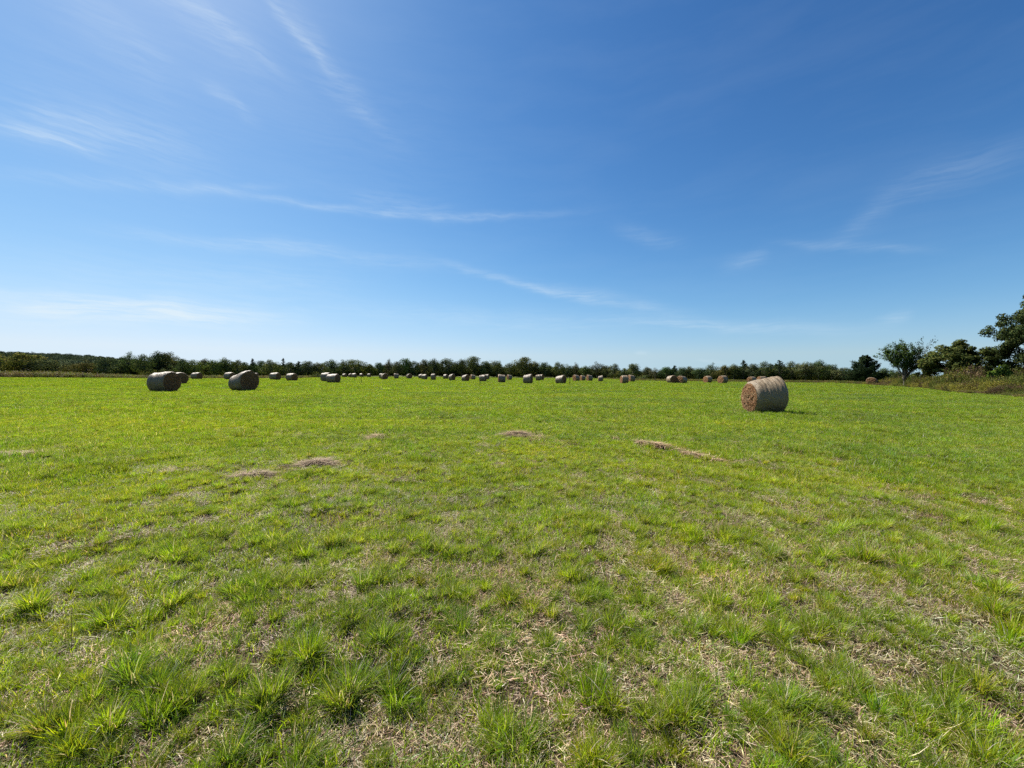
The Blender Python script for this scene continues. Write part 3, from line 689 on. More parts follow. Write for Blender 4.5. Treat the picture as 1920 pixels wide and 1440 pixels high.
# woodland behind and between (one mass), and the wooded hill on the left
def make_wood():
    r = np.random.default_rng(31); lib = library('wood', [c for k in ('oak', 'pale', 'yellow') for t, c in ARCH[k]] + [c for t, c in ARCH['cedar']])
    P, S, I, T = [], [], [], []
    ed = np.array([(x, d) for x, t, w, k, d in sorted(TREELINE)]); tp = np.array([(x, t) for x, t, w, k, d in sorted(TREELINE)])
    for x in np.arange(-260, 1700, 5.0):
        for row in range(3):
            xx = x + r.uniform(-4, 4); d = np.interp(xx, ed[:, 0], ed[:, 1]) + 7 + row * 7 + r.uniform(-2, 2)
            d = max(d, 118 if xx < 560 else d)
            t = np.interp(xx, tp[:, 0], tp[:, 1]); hz = horizon(xx)
            top = hz - (hz - t) * r.uniform(.45, .82)
            gx, gy = at_depth(xx, d); h = max(height_at(xx, top, d), 1.6); w = max(h * r.uniform(.8, 1.2), 2.5)
            P.append((gx, gy, 0)); S.append((w / 10, w / 10, h / 9.9)); I.append(r.integers(0, 12)); T.append(r.uniform(.75, 1.1))
    n = len(P)
    scatter('far_wood', lib, np.array(P), rz(r, n), np.array(S), np.array(I), np.array(T)[:, None] * np.ones((n, 3)), 'dark woodland filling in behind the treeline trees', 'woodland')
    P, S, I, T = [], [], [], []
    for k in range(1500):   # hill: rises to the left, ridge about 420 m away
        u = r.uniform(-1.75, -.72); d = r.uniform(190, 430); x = u * d
        q = np.clip((d - 180) / 240, 0, 1); rise = hill_h(u) * q ** 1.3
        h = r.uniform(5.5, 8.5); P.append((x, d, rise - 1.0)); S.append((r.uniform(.6, 1.0), r.uniform(.6, 1.0), h / 10)); I.append(r.integers(0, 12)); T.append(r.uniform(.8, 1.2))
    n = len(P)
    lib = library('hillwood', [crown_tree(590 + i, PAL_HILL_HAZE, n=1500, leaf=.6, spread=1.05, trunk=.0, clumps=22, crad=(.14, .24))[1] for i in range(4)]); I = [i % 4 for i in I]
    scatter('hillside_wood', lib, np.array(P), rz(r, n), np.array(S), np.array(I), np.array(T)[:, None] * np.array([[1.0, 1.08, 1.35]]), 'dense haze-tinted green forest on the low hill at the left', 'woodland')
def hill_h(u):   # height of the ridge by direction
    x = CX + u * F_PX
    top = np.interp(x, [-400, 0, 60, 110, 160, 200, 260, 330, 420, 470], [650, 655, 657.5, 659.5, 662, 665, 672, 684, 694, 700])
    return np.maximum((horizon(x) - top) / F_PX * 420 + CAM_H - 6.5, -2.0)
def make_hill():
    us = np.linspace(-1.9, -.68, 60); ds = np.linspace(175, 640, 30); V = []
    for d in ds:
        q = np.clip((d - 180) / 240, 0, 1.05)
        for u in us: V.append((u * d, d, hill_h(u) * q ** 1.3 - .25))
    V = np.array(V); n = len(us); i = (np.arange(len(ds) - 1)[:, None] * n + np.arange(n - 1)[None]).ravel()
    F = np.stack([i, i + 1, i + n + 1, i + n], 1)
    k = NT('hill_ground'); pos = k.node('ShaderNodeNewGeometry').outputs['Position']
    c = k.ramp(k.noise(pos, .05, 4), [(.35, (.035, .045, .02)), (.65, (.07, .075, .035))])
    p = k.node('ShaderNodeBsdfPrincipled', {'Base Color': c, 'Roughness': 1.0, 'Specular IOR Level': 0}); k.L.new(p.outputs[0], k.out.inputs[0])
    link('hill', new_mesh('hill', V, F, k.m, smooth=True), kind='structure')
make_hill(); make_wood()

# ------------------------------------------------------------------ trees and brush on the right
def branchy_tree(seed, H, Rr, n, leaf, pal, lean=0.0, limbs=9, rise=.75, dense=1.0, base=.12, twigs=5):
    """open tree with visible ascending limbs; leaves sit along the twigs. real size."""
    r = np.random.default_rng(seed); wood = []; C = []
    wood.append(limb(r, (0, 0, -.2), (lean * H * .2, 0, H * .5), H * .022, H * .012, 6, .04))
    for i in range(limbs):
        a = 2 * np.pi * i / limbs + r.normal(0, .3); h0 = H * r.uniform(base, .42); q = r.uniform(.55, 1.0)
        end = np.array([math.cos(a) * Rr * q + lean * H * .3, math.sin(a) * Rr * q, h0 + (H - h0) * r.uniform(rise * .6, 1.0) * (1.05 - .3 * q)])
        st = np.array([lean * h0 * .4, 0, h0]); wood.append(limb(r, st, end, H * .010, H * .0025, 6, .09))
        for j in range(twigs):
            t = r.uniform(.35, 1.0); p = st + (end - st) * t
            e2 = p + np.array([r.normal(0, .22) * Rr, r.normal(0, .22) * Rr, abs(r.normal(0, .12)) * H * .8]) + (end - st) * .12
            wood.append(limb(r, p, e2, H * .003, H * .0008, 4, .1))
            m = int(n / (limbs * twigs) * r.uniform(.5, 1.5)); tt = r.random(m)
            C.append(p + (e2 - p) * tt[:, None] * 1.05 + r.normal(0, 1, (m, 3)) * (.045 * H * dense * r.uniform(.6, 1.3)))
    C = np.concatenate(C); C = C[C[:, 2] > .2]
    return mesh_pair(wood, leafset(r, C, np.full(len(C), leaf), pal, .5, .5))
def single(name, pair, x, depth, label, cat, group=None, rot=0.0, sc=1.0, color=(1, 1, 1, 1)):
    gx, gy = at_depth(x, depth); e = bpy.data.objects.new(name, None); COL.objects.link(e)
    e.location = (gx, gy, 0); e.rotation_euler = (0, 0, rot); e.scale = (sc,) * 3 if not hasattr(sc, '__len__') else sc
    e.empty_display_size = .3; e['label'] = label; e['category'] = cat
    if group: e['group'] = group
    for nm, me in zip(('trunk', 'crown'), pair):
        o = link(nm, me, e); o.color = color
    return e
def spray_tree(seed, H, Rr, n, leaf, pal, limbs=40):
    """tall feathery tree: rising sprays of small leaves from low down to the top. real size."""
    r = np.random.default_rng(seed); wood = [limb(r, (0, 0, -.2), (.1, 0, H * .93), H * .02, H * .003, 8, .02)]; C = []
    for i in range(limbs):
        z0 = H * (.06 + .80 * i / limbs); a = i * 2.4 + r.normal(0, .3); ln = Rr * (1 - (z0 / H) ** 1.6) ** .7 * r.uniform(.65, 1.12) + .4
        st = np.array([0, 0, z0]); end = st + np.array([math.cos(a) * ln, math.sin(a) * ln, ln * r.uniform(.25, .75)])
        wood.append(limb(r, st, end, H * .006, H * .001, 5, .06))
        for j in range(13):
            t = r.uniform(.2, 1.0); p = st + (end - st) * t; d = (end - st) / ln + r.normal(0, .55, 3) + np.array([0, 0, .25])
            e2 = p + d * r.uniform(.5, 1.15) * (.35 + .65 * (1 - t)) * min(1.6, ln * .5)
            if j % 3 == 0: wood.append(limb(r, p, e2, H * .0018, H * .0005, 4, .08))
            m = int(n / (limbs * 13) * r.uniform(.4, 1.6)); tt = r.random(m) ** .8
            C.append(p + (e2 - p) * tt[:, None] * 1.08 + r.normal(0, 1, (m, 3)) * np.array([.17, .17, .10]) * r.uniform(.6, 1.3))
    C = np.concatenate(C); C = C[C[:, 2] > .2]
    return mesh_pair(wood, leafset(r, C, np.full(len(C), leaf), pal, .5, .5))
def make_right_trees():
    single('cedar_tree', cedar_tree(701, n=24000, leaf=.36, slim=.56, ragged=.22), 1622, 90, 'lone dark pointed cedar behind the small bale at the field edge', 'tree', sc=(.66, .66, .66))
    single('young_tree', branchy_tree(702, 7.2, 2.8, 12500, .19, PAL_OAK * np.array([.62, .72, .5]), 0, 19, .85, .44, .03, 8), 1696, 60, 'open airy young tree with thin rising limbs and gaps', 'tree', color=(.95, 1.05, .9, 1))
    single('broadleaf_tree', crown_tree(703, PAL_OAK * np.array([.62, .62, .55]), 30000, .30, .10, 1.0, 120, .5, (.055, .10)), 1794, 52, 'broad dense flat-topped tree standing over the brown brush', 'tree', rot=1.0, sc=(.95, .9, .73))
    single('locust_tree', crown_tree(704, PAL_OAK * np.array([.50, .52, .48]), 95000, .16, .03, .95, 420, .5, (.032, .062)), 2000, 40, 'tall feathery tree cut by the right edge of the picture', 'tree', rot=.6, sc=(1.2, 1.2, 1.38))
    single('bush', bush(705, PAL_OAK * np.array([.95, 1.1, .5]), 5200, .85, 20), 1872, 41, 'fresh green bush at the foot of the tall edge tree', 'bush', sc=(.27, .2, .40))
    single('bush', bush(706, PAL_OAK * .75, 5200, .95, 18), 1722, 62, 'dark bush under the airy young tree', 'bush', sc=(.30, .2, .36))
    single('bush', bush(707, np.array([(.13, .085, .06), (.10, .075, .06), (.09, .075, .055)]), 2600, .55, 18), 1826, 47, 'grey brown half bare shrub before the broad tree', 'bush', sc=(.26, .18, .44))
    single('bush', bush(709, PAL_OAK * .7, 5200, .95, 18), 1772, 55, 'dark undergrowth bush below the broad flat-topped tree', 'bush', sc=(.42, .3, .30))
    single('bush', bush(708, PAL_OAK * .65, 5200, .95, 18), 1912, 44, 'dark shrub below the feathery tree at the right edge', 'bush', sc=(.40, .3, .50))
make_right_trees()

# weeds and brush: knee to chest high, beyond counting
def weed_mesh(i, pal, H=1.0, n=260, stems=14, leaf=.085, width=.45):
    r = np.random.default_rng(800 + i); parts = []; C = []
    a = r.uniform(0, 2 * np.pi, stems); rr = width * .5 * np.sqrt(r.random(stems))
    base = np.stack([np.cos(a) * rr, np.sin(a) * rr, np.zeros(stems)], 1)
    ln = r.uniform(.55, 1.05, stems) * H; tl = np.abs(r.normal(.1, .15, stems)); bd = r.uniform(0, .5, stems)
    parts.append(blades(r, base, ln, np.full(stems, .012), a, tl, bd, pick(r, np.array([(.20, .15, .09), (.14, .12, .06)]), stems), 3))
    V = parts[0][0].reshape(stems, 4, 2, 3).mean(2)
    m = n // stems
    for s in range(stems):
        t = r.random(m) ** .6 * 3; k = np.minimum(t.astype(int), 2); f = (t - k)[:, None]
        C.append(V[s, k] * (1 - f) + V[s, k + 1] * f + r.normal(0, 1, (m, 3)) * .055 * H)
    C = np.concatenate(C); parts.append(leafset(r, C, np.full(len(C), leaf), pal, .4, .5))
    V, F, Cc = join(parts); return new_mesh('weed', V, F, M_WEED, Cc)
W_GREEN = np.array([(.100, .118, .030), (.128, .142, .034), (.078, .096, .026)])
W_GOLD = np.array([(.21, .19, .035), (.155, .165, .03), (.26, .225, .055)])
W_BROWN = np.array([(.088, .058, .038), (.066, .048, .032), (.12, .078, .05)])
W_TAN = np.array([(.22, .165, .10), (.16, .115, .07), (.13, .10, .055)])
def make_weeds():
    r = np.random.default_rng(91)
    lib = library('weed', [weed_mesh(i, [W_GREEN, W_GOLD, W_BROWN, W_TAN][i % 4]) for i in range(8)])
    # strip along the far edge of the field
    P, S, I = [], [], []
    for x in np.arange(-300, 1660, 2.2):
        if 606 < x < 1135: continue
        e = np.interp(x, [p[0] for p in EDGE], [p[1] for p in EDGE])
        for k in range(4):
            d = e + r.uniform(-.5, 12) * (1 if x < 560 else .8); xx = x + r.uniform(-2, 2); gx, gy = at_depth(xx, d)
            h = r.uniform(.35, .95) * (1 + .75 * np.clip((260 - xx) / 160, 0, 1)) * (1.0 if xx < 620 else .75)
            kind = r.choice([0, 1, 2, 3], p=[.45, .12, .25, .18])
            P.append((gx, gy, 0)); S.append((h * 1.7, h * 1.7, h)); I.append(kind + 4 * r.integers(0, 2))
    n = len(P)
    scatter('edge_weeds', lib, np.array(P), rz(r, n), np.array(S), np.array(I), np.ones((n, 3)), 'olive and brown weeds in a strip along the far field edge', 'weeds')
    # bank of brush on the right
    P, S, I = [], [], []
    lumps = []
    for k in range(115):
        x = r.uniform(1650, 2090); e = np.interp(x, [p[0] for p in EDGE], [p[1] for p in EDGE]); q = r.random() ** .8
        d = e + 1.0 + q * (8 + max(0, (x - 1700)) * .035); gx, gy = at_depth(x, d)
        crest = np.interp(x, [1636, 1680, 1720, 1760, 1820, 1920, 2080], [1.0, 2.0, 2.5, 3.1, 3.3, 3.2, 3.2])
        p = [.46, .34, .14, .06] if q < .4 else ([.35, .10, .52, .03] if r.random() < .6 else [.80, .12, .08, 0])
        lumps.append((gx, gy, r.uniform(.7, 1.9), (.5 + (crest - .5) * q ** .7) * r.uniform(.6, 1.1), r.choice([0, 1, 2, 3], p=p)))
    Lm = np.array(lumps)
    for k in range(8200):
        x = r.uniform(1634, 2085); e = np.interp(x, [p[0] for p in EDGE], [p[1] for p in EDGE])
        q = r.random() ** 1.1; d = e + r.normal(0, .35) + q * (9.5 + max(0, (x - 1700)) * .035); gx, gy = at_depth(x, d)
        dd = np.hypot(Lm[:, 0] - gx, Lm[:, 1] - gy) / Lm[:, 2]; j = dd.argmin()
        dome = (Lm[:, 3] * np.clip(1 - dd ** 2, 0, 1) ** .5).max()
        h = max(.28, dome) * r.uniform(.55, 1.08)
        kind = int(Lm[j, 4]) if (dd[j] < 1 and r.random() < .78) else r.choice([0, 1, 2, 3], p=[.34, .14, .28, .24])
        P.append((gx, gy, 0)); w = .6 + .35 * h; S.append((w, w, h)); I.append(kind + 4 * r.integers(0, 2))
    n = len(P)
    scatter('brush_bank', lib, np.array(P), rz(r, n, .1), np.array(S), np.array(I), np.ones((n, 3)), 'tangled brown brush and yellow green weeds on the right bank', 'brush')
make_weeds()

# ------------------------------------------------------------------ hay bales
def bale_materials():
    k = NT('bale_side'); uv = k.node('ShaderNodeUVMap').outputs[0]; ob = k.node('ShaderNodeTexCoord').outputs['Object']
    m = k.node('ShaderNodeMapping', {'Vector': uv, 'Scale': (2.5, 38, 1)}).outputs[0]      # wound hay: streaks run round the bale
    n1 = k.noise(m, 3.0, 5, .65); n2 = k.noise(ob, 3.2, 4, .6); n3 = k.noise(ob, 38, 3, .6)
    c = k.ramp(n1, [(.28, (.066, .042, .022)), (.45, (.160, .114, .064)), (.6, (.265, .200, .118)), (.75, (.44, .350, .225))])
    c = k.mix(k.mapr(n2, .42, .68, 0, .55), c, (.15, .125, .088))
    c = k.mix(k.mapr(n3, .35, .75, .35, 0), c, (.17, .12, .075))
    oi = k.node('ShaderNodeObjectInfo'); c = k.mix(1.0, c, k.ramp(oi.outputs['Random'], [(0, (.88, .88, .88)), (1, (1.1, 1.08, 1.02))]), 'MULTIPLY')
    h = k.node('ShaderNodeMath', {0: n1, 1: n3}, operation='ADD').outputs[0]
    b = k.node('ShaderNodeBump', {'Height': h, 'Strength': .5, 'Distance': .03})
    p = k.node('ShaderNodeBsdfPrincipled', {'Base Color': c, 'Roughness': .52, 'Specular IOR Level': .42, 'Normal': b.outputs[0]}); k.L.new(p.outputs[0], k.out.inputs[0])
    k2 = NT('bale_end'); uv = k2.node('ShaderNodeUVMap').outputs[0]; ob = k2.node('ShaderNodeTexCoord').outputs['Object']
    m = k2.node('ShaderNodeMapping', {'Vector': uv, 'Scale': (4, 9, 1)}).outputs[0]; n1 = k2.noise(m, 2.4, 6, .72); n2 = k2.noise(ob, 13, 4, .65)
    c = k2.ramp(n1, [(.34, (.030, .013, .007)), (.46, (.15, .074, .035)), (.57, (.27, .145, .068)), (.72, (.55, .38, .22))])
    c = k2.mix(k2.mapr(n2, .35, .6, .6, 0), c, (.13, .070, .036))
    h = k2.node('ShaderNodeMath', {0: n1, 1: n2}, operation='ADD').outputs[0]
    b = k2.node('ShaderNodeBump', {'Height': h, 'Strength': 1.0, 'Distance': .08})
    p = k2.node('ShaderNodeBsdfPrincipled', {'Base Color': c, 'Roughness': .9, 'Specular IOR Level': .1, 'Normal': b.outputs[0]}); k2.L.new(p.outputs[0], k2.out.inputs[0])
    return k.m, k2.m
M_SIDE, M_END = bale_materials()
def n3(V, s, seed):
    return (fbm(V[:, 0] * s + V[:, 2] * s * .7, V[:, 1] * s - V[:, 2] * s * .6, seed, 3) - .5) * 2
def bale_meshes(seed, Rl, Rr, Ln=1.5, straw=500, nu=72, nx=26):
    """axis along local x; Rl / Rr radius at the -x / +x end; bottom at z=0"""
    r = np.random.default_rng(seed)
    t = np.linspace(0, 1, nx); x = (t - .5) * Ln; a = np.linspace(0, 2 * np.pi, nu, endpoint=True)
    prof = Rl + (Rr - Rl) * (t * t * (3 - 2 * t)); edge = np.minimum(t, 1 - t) * Ln
    prof = prof - .05 * np.exp(-(edge / .05) ** 2) * 1.0
    Rm = max(Rl, Rr)
    T, A = np.meshgrid(np.arange(nx), a, indexing='ij'); rad = prof[T]
    X = x[T]; Y = np.sin(A) * rad * 1.03; Z = np.cos(A) * rad
    V = np.stack([X.ravel(), Y.ravel(), Z.ravel()], 1); A_ = A.ravel()
    d = n3(V, 2.4, seed) * .045 + n3(V, 7, seed + 1) * .024 + n3(V, 19, seed + 2) * .012; d2 = (vnoise(V[:, 0] * 22, np.zeros(len(V)), seed + 3) - .5) * .022
    rr = np.hypot(V[:, 1], V[:, 2]); f = 1 + (d + d2) / rr; f = f.reshape(nx, nu); f[:, -1] = f[:, 0]; f = f.ravel(); V[:, 1] *= f; V[:, 2] *= f
    def settle(V):    # weight flattens the foot
        fl = -Rl * .93 + (V[:, 0] / Ln + .5) * (Rl - Rr) * .93
        k = V[:, 2] < fl; V[k, 2] = fl[k] + (V[k, 2] - fl[k]) * .12; V[k, 1] *= 1.0
        V[:, 2] -= fl + .0; V[:, 2] -= .02
        return V
    Vs = settle(V.copy()); i = (np.arange(nx - 1)[:, None] * nu + np.arange(nu - 1)[None]).ravel()
    F = np.stack([i, i + 1, i + nu + 1, i + nu], 1)
    uv = np.stack([A.ravel() / (2 * np.pi), T.ravel() / (nx - 1)], 1)
    side = new_mesh('bale_side', Vs, F, M_SIDE, uv=uv, smooth=True)
    ends = []
    for sgn, Rend, col in ((-1, Rl, 0), (1, Rr, nx - 1)):
        rim = V.reshape(nx, nu, 3)[col]; nr = 12; q = np.linspace(1, .02, nr)
        W = (rim[None, :, :] * np.stack([np.ones(nr), q, q], 1)[:, None, :]).reshape(-1, 3)
        Q = np.repeat(q, nu); Wn = W.copy()
        out = (.06 * (1 - Q ** 2) + n3(np.stack([W[:, 1], W[:, 2], Q], 1), 5, seed + 7) * .05 * (1 - Q ** 8) + n3(np.stack([W[:, 1], W[:, 2], Q], 1), 14, seed + 9) * .035 * (1 - Q ** 8))
        ring = np.sin(Q * 30 + n3(W, 3, seed) * 2) * .012 * (1 - Q ** 8)
        W[:, 0] += sgn * (out + ring); W = W.reshape(nr, nu, 3); W[:, -1] = W[:, 0]; W = W.reshape(-1, 3)
        # same settling as the rim it hangs on
        fl = (-Rl * .93 + (col / (nx - 1)) * (Rl - Rr) * .93)
        k = W[:, 2] < fl; W[k, 2] = fl + (W[k, 2] - fl) * .12; W[:, 2] -= fl + .02
        i = (np.arange(nr - 1)[:, None] * nu + np.arange(nu - 1)[None]).ravel()
        Fe = np.stack([i, i + nu, i + nu + 1, i + 1], 1) if sgn < 0 else np.stack([i, i + 1, i + nu + 1, i + nu], 1)
        uve = np.stack([np.tile(np.arange(nu) / (nu - 1), nr), np.repeat(q, nu)], 1)
        ends.append(new_mesh('bale_end', W, Fe, M_END, uv=uve, smooth=True))
    parts = []
    for e, sgn in zip(ends, (-1, 1)):
        co = np.zeros(len(e.vertices) * 3, np.float32); e.vertices.foreach_get('co', co); co = co.reshape(-1, 3)
        m = straw; b = co[r.integers(0, len(co), m)]; az = np.where(sgn > 0, 0, np.pi) + r.normal(0, 1.0, m)
        parts.append(blades(r, b, r.uniform(.04, .16, m), r.uniform(.004, .009, m), az, r.uniform(.6, 2.2, m), r.uniform(0, 1.2, m), pick(r, np.array([(.40, .27, .15), (.30, .18, .10), (.50, .38, .22)]), m, .2), 3))
    m = straw // 2; b = Vs[r.integers(0, len(Vs), m)]; az = np.arctan2(b[:, 1], b[:, 0] * .2)
    parts.append(blades(r, b, r.uniform(.03, .09, m), r.uniform(.003, .007, m), az, r.uniform(.3, 1.5, m), r.uniform(0, 1.2, m), pick(r, STRAWS[:3], m, .2), 2))
    V, F, C = join(parts); fuzz = new_mesh('loose_straw', V, F, M_STRAW_SOLID, C)
    return side, ends[0], ends[1], fuzz
def solid_straw():
    k = NT('straw_strands'); c = k.node('ShaderNodeAttribute', attribute_name='bcol').outputs['Color']
    p = k.node('ShaderNodeBsdfPrincipled', {'Base Color': c, 'Roughness': .7, 'Specular IOR Level': .2}); k.L.new(p.outputs[0], k.out.inputs[0]); return k.m
M_STRAW_SOLID = solid_straw()
BALE_PROTOS = [bale_meshes(900, .75, .78, 1.34, straw=260), bale_meshes(910, .66, .79, 1.30, straw=260), bale_meshes(920, .78, .70, 1.30, straw=260), bale_meshes(930, .75, .77, 1.24, straw=260)]

# centre x, foot y, overall width in the photograph; axis turn (deg, + = right end nearer), mesh (0-3 or own), label
BALES = [
    (1447, 777, 88, 4, 'near', 'big near round bale with lit brown left end, alone on the right'),
    (295, 734.5, 61, 0, 'left', 'nearest bale on the left with flat top and dark right end'),
    (327, 720, 34, 24, 0, 'bale half hidden behind the nearest left bale'),
    (365, 711, 22, 4, 0, 'low bale between the nearest left bale and the tilted bale'),
    (446, 733.5, 60, 13, 'tilt', 'big tilted bale on the left whose dark right end is wider'),
    (427, 712, 20, 10, 3, 'bale peeking out behind the upper left of the tilted bale'),
    (476, 708.8, 12, 6, 3, 'small bale just right of the big tilted bale'),
    (513, 712.5, 18, 8, 0, 'dark bale with pale top, left of two alike'),
    (544, 714, 20, 16, 3, 'dark bale with pale top, right of two alike'),
    (609, 715, 18, 4, 0, 'bale hidden partly by its neighbour, left of the touching pair'),
    (622, 717.8, 25, 10, 0, 'grey bale with pale top, front one of the touching pair'),
    (645, 707.5, 6, 20, 3, 'tiny white bale, first right of the touching pair'),
    (656, 707.5, 6, 20, 1, 'tiny white bale, second right of the touching pair'),
    (663, 708.3, 8, 0, 0, 'tiny bale, third right of the touching pair'),
    (677, 707.2, 6, 30, 2, 'tiny bale, fourth right of the touching pair'),
    (691, 707.6, 5, 0, 3, 'tiny bale, fifth right of the touching pair'),
    (714, 709.3, 6, 0, 3, 'tiny bale behind the slanted one among the leftmost tiny bales'),
    (719, 711.6, 10, 35, 1, 'small slanted bale, largest of the leftmost tiny bales'),
    (742, 710, 9, -20, 2, 'tiny low bale, first right of the small slanted bale'),
    (766, 710, 9, 40, 1, 'tiny bale with pale left side, second right of the small slanted bale'),
    (788, 710, 5, 10, 1, 'tiny white bale touching the left of a squarish one'),
    (795, 711.8, 8.5, 5, 0, 'squarish tiny bale right of its white neighbour'),
    (811.5, 712.8, 8, 2, 3, 'upright tiny bale standing alone left of centre'),
    (835, 710.8, 5, 20, 3, 'tiny faint bale between the upright tiny bale and the pale slanted ones'),
    (846.5, 713.5, 10, 28, 1, 'pale slanted bale, left of two alike'),
    (872, 715, 12, 30, 1, 'pale slanted bale, right of two alike'),
    (886, 712, 7, -25, 2, 'tiny pale bale right behind the right slanted bale'),
    (905, 715.6, 13, 8, 0, 'round-shouldered bale left of the square-looking bale'),
    (913, 712, 5, 10, 3, 'tiny bale peeking out right of the round-shouldered bale'),
    (940.5, 717.8, 16, -4, 2, 'square-looking grey bale, left of the three mid field bales'),
    (955, 712.6, 7, -25, 2, 'tiny pale bale right behind the square-looking bale'),
    (990, 719.5, 18.5, 16, 1, 'pale bale with slanting top, middle of the three mid field bales'),
    (1009.5, 714, 7.5, 10, 0, 'small pale bale right of the middle mid field bale'),
    (1015, 713, 6, 30, 3, 'tiny bale tucked against the right of another small pale bale'),
    (1052, 719.2, 18.5, 34, 1, 'pale bale with dark right end, right of the three mid field bales'),
    (1081, 714.6, 7.5, -25, 2, 'small pale bale, first right of the three mid field bales'),
    (1093, 714, 6, -15, 2, 'tiny pale bale, second right of the three mid field bales'),
    (1106, 714.5, 6.5, -15, 2, 'tiny pale bale, third right of the three mid field bales'),
    (1127, 715.6, 8.5, 10, 1, 'small lone bale with dark right side, fourth of the small row'),
    (1172, 719, 14.5, -3, 3, 'upright pale bale with flat square outline right of centre'),
    (1185, 716, 6.5, -12, 2, 'tiny brown bale right of the upright pale bale'),
    (1262, 718.5, 17, 82, 0, 'round bale showing its dark end face to the camera'),
    (1281, 718.8, 20, -30, 2, 'bale with brown left end, right beside the round dark face'),
    (1329, 717.8, 11, -14, 3, 'small brown bale, left of two before the brush'),
    (1357.5, 718.8, 13.5, -18, 0, 'brown bale with bright top, right of two before the brush'),
    (1412, 717.5, 14, -25, 3, 'brown bale peeking out behind the left of the big near bale'),
    (1431, 717.5, 18, -10, 0, 'pale bale mostly hidden behind the big near bale'),
    (1640, 721.5, 23, -38, 2, 'orange lit bale at the right under the lone cedar'),
]
def make_bales():
    own = {'near': bale_meshes(950, .63, .765, 1.06, 900, 110, 40), 'left': bale_meshes(960, .76, .80, 1.28, 300, 90, 32), 'tilt': bale_meshes(970, .64, .87, 1.42, 300, 90, 32)}
    for x, y, w, turn, mesh, lab in BALES:
        gx, gy = ground_at(x, y)
        if gy > 185: gy_ = 182.0; gx, gy = at_depth(x, gy_)
        e = bpy.data.objects.new('hay_bale', None); COL.objects.link(e)
        me = own[mesh] if isinstance(mesh, str) else BALE_PROTOS[mesh]
        az = math.radians(turn)
        e.rotation_euler = (0, 0, -az)
        if not isinstance(mesh, str):
            # width as seen fixes the size within what a bale can be
            u = x - CX; s = w * gy / F_PX / 1.55; vr = random.Random(int(x * 7)); e.scale = (min(max(s, .82), 1.12) * vr.uniform(.93, 1.07), vr.uniform(.94, 1.08), vr.uniform(.94, 1.10))
        e.location = (gx, gy + .55, float(ground_z(gx, gy)) - .01)
        e.empty_display_size = .3; e['label'] = lab; e['category'] = 'hay bale'; e['group'] = 'round hay bales left on the field'
        for nm, m in zip(('rolled_side', 'end_face', 'end_face'), me): link(nm, m, e)
        if isinstance(mesh, str): link('loose_straw', me[3], e, kind='stuff')
make_bales()

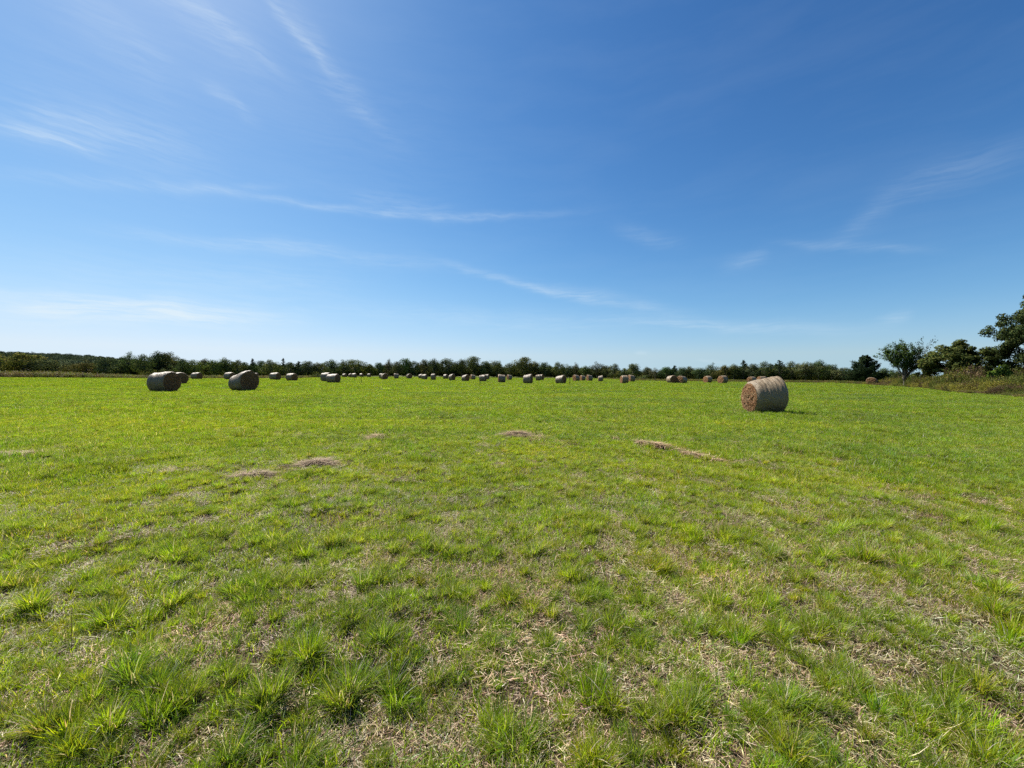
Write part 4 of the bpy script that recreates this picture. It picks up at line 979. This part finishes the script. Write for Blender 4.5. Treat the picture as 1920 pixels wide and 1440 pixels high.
# ------------------------------------------------------------------ leftovers of hay on the ground
HEAPS = [(592, 876, 44, 9, .07, 'reddish brown heap of old hay lying left of centre'), (478, 896, 32, 7, .05, 'thin patch of old hay just left of the reddish heap'), (972, 822, 34, 8, .07, 'grey brown hay clump in the grass at picture centre'),
         (1243, 847, 82, 4.5, .07, 'long thin strip of tan straw in the grass before the big near bale'), (702, 823, 15, 5, .06, 'small pale hay clump beyond the reddish heap'), (40, 855, 44, 6, .04, 'pale flat hay patch at the left edge')]
def make_heaps():
    for i, (x, y, hw, hh, hz, lab) in enumerate(HEAPS):
        r = np.random.default_rng(1000 + i); gx, gy = ground_at(x, y); x1, y1 = ground_at(x + hw, y + hh * .4); ax = hw / F_PX * math.hypot(gy, CAM_H) * 1.0
        _, ya = ground_at(x, y - hh); _, yb = ground_at(x, y + hh); ay = (ya - yb) * .5
        n = int(1400 + 4200 * min(1.5, ax)); a = r.uniform(0, 2 * np.pi, n); q = np.abs(r.normal(0, .62, n))
        slope = {0: .05}.get(i, 0)
        if i == 3: (xa, ya_), (xb, yb_) = ground_at(1160, 831), ground_at(1330, 865); slope = (yb_ - ya_) / (xb - xa)   # the strip runs aslant
        X = np.cos(a) * q * ax; Y = np.sin(a) * q * ay + X * slope * 1.0
        keep = fbm(X * 4.2 / max(ax, .3) + 9, Y * 7 + 3, 200 + i, 3) > .45 + .10 * q; X = X[keep]; Y = Y[keep]; q = q[keep]; n = len(X)
        hgt = .55 * hz * np.clip(1 - q ** 2, 0, 1) * (.4 + 1.2 * fbm(X * 4 + 9, Y * 4 + 9, 60 + i, 2)); Z = ground_z(gx + X, gy + Y) + hgt * r.random(n) ** .5 + .035
        pal = np.array([(.34, .235, .135), (.25, .160, .090), (.44, .33, .20), (.16, .10, .055)]) * (.85 if i in (0, 1, 2) else 1.25)
        V, F, C = blades(r, np.stack([X, Y, Z], 1), r.uniform(.08, .26, n), r.uniform(.004, .009, n), r.normal(.15, .8, n) + np.pi * r.integers(0, 2, n), r.normal(1.54, .10, n), r.normal(.05, .2, n), pick(r, np.clip(pal, 0, .62), n, .2), 3, .3)
        o = link('loose_hay', new_mesh('loose_hay', V, F, M_STRAW_SOLID, C), label=lab, category='hay', group='leftover hay on the field'); o.location = (gx, gy, 0)
make_heaps()

# a few tall dead weeds left standing in the field
def make_weed_stalks():
    for i, (x, y, h, lab) in enumerate([(1068, 722, 13, 'thin dark weed stalk right of the three mid field bales'), (678, 719, 11, 'thin weed stalk right of the touching bale pair'), (900, 724, 10, 'short dark weed below the round-shouldered bale'), (665, 715, 7, 'short weed stalk beyond the touching bale pair'), (922, 975, 34, 'bare thin stalk standing in the foreground tufts'), (131, 1205, 84, 'dark upright stalk in the foreground grass at the left')]):
        r = np.random.default_rng(1100 + i); gx, gy = ground_at(x, y); H = h / F_PX * math.hypot(gy, CAM_H) * 1.05
        wd = .004 if gy < 10 else .03; n = 3 if gy < 10 else 7
        A = blades(r, np.stack([r.normal(0, .01, n), r.normal(0, .01, n), np.full(n, -.02)], 1), H * r.uniform(.7, 1.0, n), np.full(n, wd), r.uniform(0, 6.28, n), np.abs(r.normal(.05, .05, n)), r.uniform(0, .2, n), pick(r, np.array([(.09, .08, .04), (.13, .11, .05)]), n), 4)
        m = 14 if gy < 10 else 50; C = np.stack([r.normal(0, .03 * H, m), r.normal(0, .03 * H, m), r.uniform(.3, 1, m) * H], 1)
        B = leafset(r, C, np.full(m, .011 if gy < 10 else .09), np.array([(.08, .09, .03), (.12, .10, .05)]))
        V, F, Cc = join([A, B]); o = link('weed_stalk', new_mesh('weed_stalk', V, F, M_WEED, Cc), label=lab, category='weed', group='weed stalks standing in the field'); o.location = (gx, gy, float(ground_z(gx, gy)))
make_weed_stalks()
